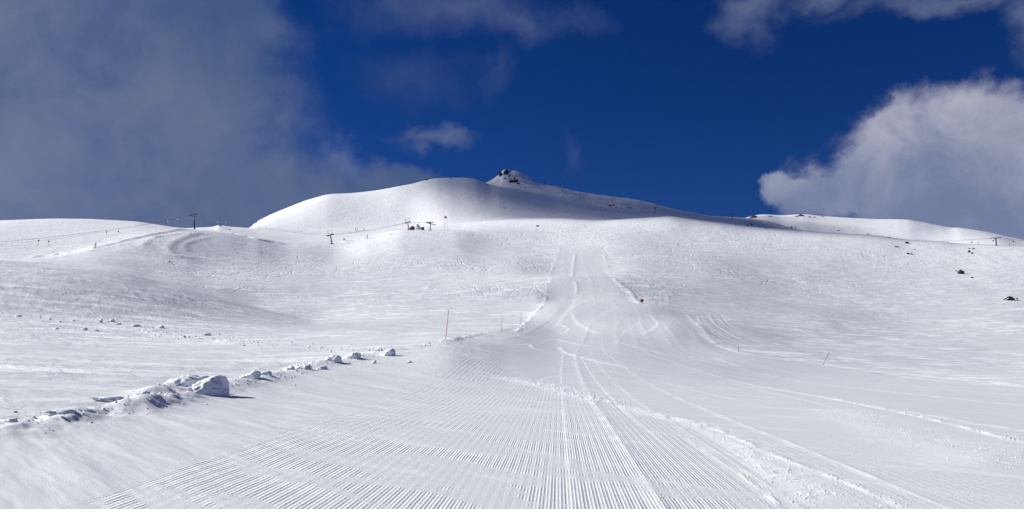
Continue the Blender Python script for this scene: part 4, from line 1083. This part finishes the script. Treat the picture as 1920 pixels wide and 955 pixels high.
# ------------------------------------------------------------------ skiers
def skin_body(joints, edges, radii, name="body"):
    me = bpy.data.meshes.new(name); me.from_pydata(joints, edges, []); me.update()
    o = bpy.data.objects.new(name, me); COL.objects.link(o)
    sk = o.modifiers.new("skin", 'SKIN'); sub = o.modifiers.new("sub", 'SUBSURF'); sub.levels = 1; sub.render_levels = 1
    for i, r_ in enumerate(radii):
        d_ = me.skin_vertices[0].data[i]; d_.radius = (r_, r_)
    me.skin_vertices[0].data[0].use_root = True
    bpy.context.view_layer.update()
    ev = o.evaluated_get(bpy.context.evaluated_depsgraph_get())
    out = bpy.data.meshes.new_from_object(ev); out.name = name
    bpy.data.objects.remove(o)
    return out
def skier(X, Y, rz, cloth, label, poles=True, group=None, lean=0.12):
    t = empty("person", (X, Y, gz(X, Y) + 0.04), rz, label, "person", group)
    J = [(0,0,.95),(0,lean*.4,1.15),(0,lean,1.38),(0,lean*1.1,1.5),(0,lean*1.2,1.60),(0,lean*1.25,1.72),
         (-.10,0,.90),(-.13,.10,.50),(-.14,-.04,.12),(-.14,.12,.06),(.10,0,.90),(.13,.10,.50),(.14,-.04,.12),(.14,.12,.06),
         (-.19,lean,1.40),(-.27,lean-.02,1.14),(-.25,lean+.24,1.05),(.19,lean,1.40),(.27,lean-.02,1.14),(.25,lean+.24,1.05),(-.25,lean+.31,1.05),(.25,lean+.31,1.05)]
    E = [(0,1),(1,2),(2,3),(3,4),(4,5),(0,6),(6,7),(7,8),(8,9),(0,10),(10,11),(11,12),(12,13),(2,14),(14,15),(15,16),(2,17),(17,18),(18,19),(16,20),(19,21)]
    Rr = [.17,.165,.16,.07,.095,.10,.115,.085,.07,.06,.115,.085,.07,.06,.085,.065,.05,.085,.065,.05,.045,.045]
    me = skin_body(J, E, Rr, "body")
    b_ = link("body", me, cloth, t, True)
    hy = lean * 1.25
    MB().ball((0, hy, 1.76), .135, 14, (0.9, 1.05, .95)).build("helmet", BLACKC, t, True)
    MB().ball((0, hy + .075, 1.69), .085, 12, (.9, .75, 1.0)).build("face", FACE, t, True)
    MB().box((0, hy + .14, 1.735), (.17, .05, .07)).build("goggles", GLASS, t)
    for sx in (-1, 1):
        m = MB(); m.box((sx * .14, .05, -.02), (.09, 1.55, .025)).box((sx * .14, .87, .02), (.09, .18, .02), (R(28), 0, 0))
        m.build("ski", REDC if cloth is BLACKC else DARKST, t)
        MB().box((sx * .14, .03, .09), (.12, .31, .17)).build("boot", DARKST, t)
    if poles:
        for sx in (-1, 1):
            MB().tube((sx * .25, lean + .30, 1.12), (sx * .38, lean + .1, -.02), .014, .012, 6).tube((sx * .373, lean + .11, .06), (sx * .375, lean + .107, .07), .05, .05, 8).build("ski_pole", DARKST, t)
    return t
def sk(x, y, rz, cloth, label, dmin=300, **kw):
    X, Y = hit(x, y, dmin); return skier(X, Y, rz, cloth, label, **kw)
p = sk(178, 466.5, R(-60), BLACKC, "person in black riding up the snow track on the left below the hill"); p.scale = (1.15,) * 3
p = sk(644, 453.5, R(-60), BLACKC, "person in black on the dark lift track just right of the frame-topped tower"); p.scale = (1.1,) * 3
p = sk(646, 453.3, R(-60), NAVYC, "person in navy beside the one in black on the lift track"); p.scale = (1.0,) * 3
p = sk(688, 448, R(-60), BLUEC, "person in bright blue higher on the lift track"); p.scale = (1.25,) * 3
sk(667, 432.3, R(40), BLACKC, "person in black standing on the flat behind the track, left of a pair", 440)
sk(670.5, 432.5, R(80), TEALC, "person in dark teal standing right of the one in black on the flat", 440)
sk(682, 432.4, R(-30), TEALC, "lone small person in teal on the flat, right of the pair", 440)
p = sk(1298, 461, R(70), BLACKC, "person in black crossing the wide sunny slope right of the run"); p.scale = (1.0,) * 3
p = sk(1272, 461, R(70), TEALC, "person in grey green crossing the sunny slope, left of the one in black"); p.scale = (0.9,) * 3
for o in list(bpy.data.objects):
    for k in ('_arm', '_top'):
        if k in o: del o[k]

# ------------------------------------------------------------------ loose crumbs of snow on the scraped strips and along the ridge
def crumbs():
    rs = np.random.RandomState(3)
    bm = bmesh.new(); bmesh.ops.create_icosphere(bm, subdivisions=1, radius=1.0)
    V = np.array([v.co[:] for v in bm.verts]); Fc = np.array([[v.index for v in f.verts] for f in bm.faces]); bm.free()
    pts = []; size = []
    def strip(px, n, w, s0, s1):
        P = smooth_path(path(px), 4); L = np.r_[0, np.cumsum(np.hypot(*np.diff(P, axis=0).T))]
        t = rs.rand(n) * L[-1]
        x = np.interp(t, L, P[:, 0]) + rs.randn(n) * w; y = np.interp(t, L, P[:, 1]) + rs.randn(n) * w
        pts.append(np.stack([x, y], 1)); size.append(s0 + (s1 - s0) * rs.rand(n) ** 3)
    strip([(905,706),(960,711),(1020,722),(1080,738),(1150,758)], 1900, 0.34, 0.005, 0.024)
    strip([(1150,758),(1230,778),(1320,800),(1400,842),(1470,890),(1560,960)], 2600, 0.22, 0.003, 0.011)
    strip([(1560,765),(1680,806),(1780,840),(1920,880)], 1500, 0.40, 0.003, 0.011)
    strip([(1052,650),(1062,662),(1110,676),(1170,688),(1240,698)], 1200, 0.25, 0.008, 0.028)
    strip([(1065,690),(1140,770),(1255,955)], 900, 0.05, 0.003, 0.009)
    strip([(1288,821),(1320,845),(1380,885),(1470,952)], 300, 0.03, 0.003, 0.008)
    strip([(1345,716),(1500,738),(1760,790),(1950,838)], 800, 0.07, 0.005, 0.016)
    strip([(1220,776),(1460,858),(1730,965)], 700, 0.06, 0.003, 0.009)
    strip([(0,812),(120,788),(270,765),(340,738),(400,730)], 380, 0.42, 0.005, 0.035)
    strip([(400,732),(490,714),(560,694),(640,679),(740,664)], 420, 0.5, 0.006, 0.05)
    strip([(800,650),(836,641),(880,632),(920,622)], 260, 0.4, 0.015, 0.08)
    strip([(966,625),(985,607),(1000,590),(1015,575)], 200, 0.5, 0.03, 0.12)
    strip([(20,590),(170,604),(260,612),(330,632),(440,640)], 260, 1.5, 0.015, 0.09)
    strip([(440,640),(560,650),(640,655),(720,660)], 160, 1.2, 0.015, 0.07)
    p = np.concatenate(pts); sz = np.concatenate(size)
    z = ground(p[:, 0], p[:, 1])[0]
    n = len(p)
    k = 0.75 + 0.6 * rs.rand(n, len(V), 1)
    ax = np.stack([0.8 + 0.6 * rs.rand(n), 0.8 + 0.6 * rs.rand(n), 0.6 + 0.4 * rs.rand(n)], 1)[:, None, :]
    co = V[None] * k * ax * sz[:, None, None] + np.stack([p[:, 0], p[:, 1], z + sz * 0.35], 1)[:, None, :]
    fc = (Fc[None] + (np.arange(n) * len(V))[:, None, None]).reshape(-1, 3)
    me = bpy.data.meshes.new("snow_crumbs")
    me.vertices.add(n * len(V)); me.vertices.foreach_set('co', co.astype(np.float32).ravel())
    me.loops.add(fc.size); me.loops.foreach_set('vertex_index', fc.ravel().astype(np.int32))
    me.polygons.add(len(fc)); me.polygons.foreach_set('loop_start', (np.arange(len(fc)) * 3).astype(np.int32))
    me.update(calc_edges=True)
    o = link("snow_crumbs", me, SNOW)
    tag(o, "loose white crumbs of snow strewn over the scraped strips and the ridge", "snow crumbs", None, "stuff")
crumbs()
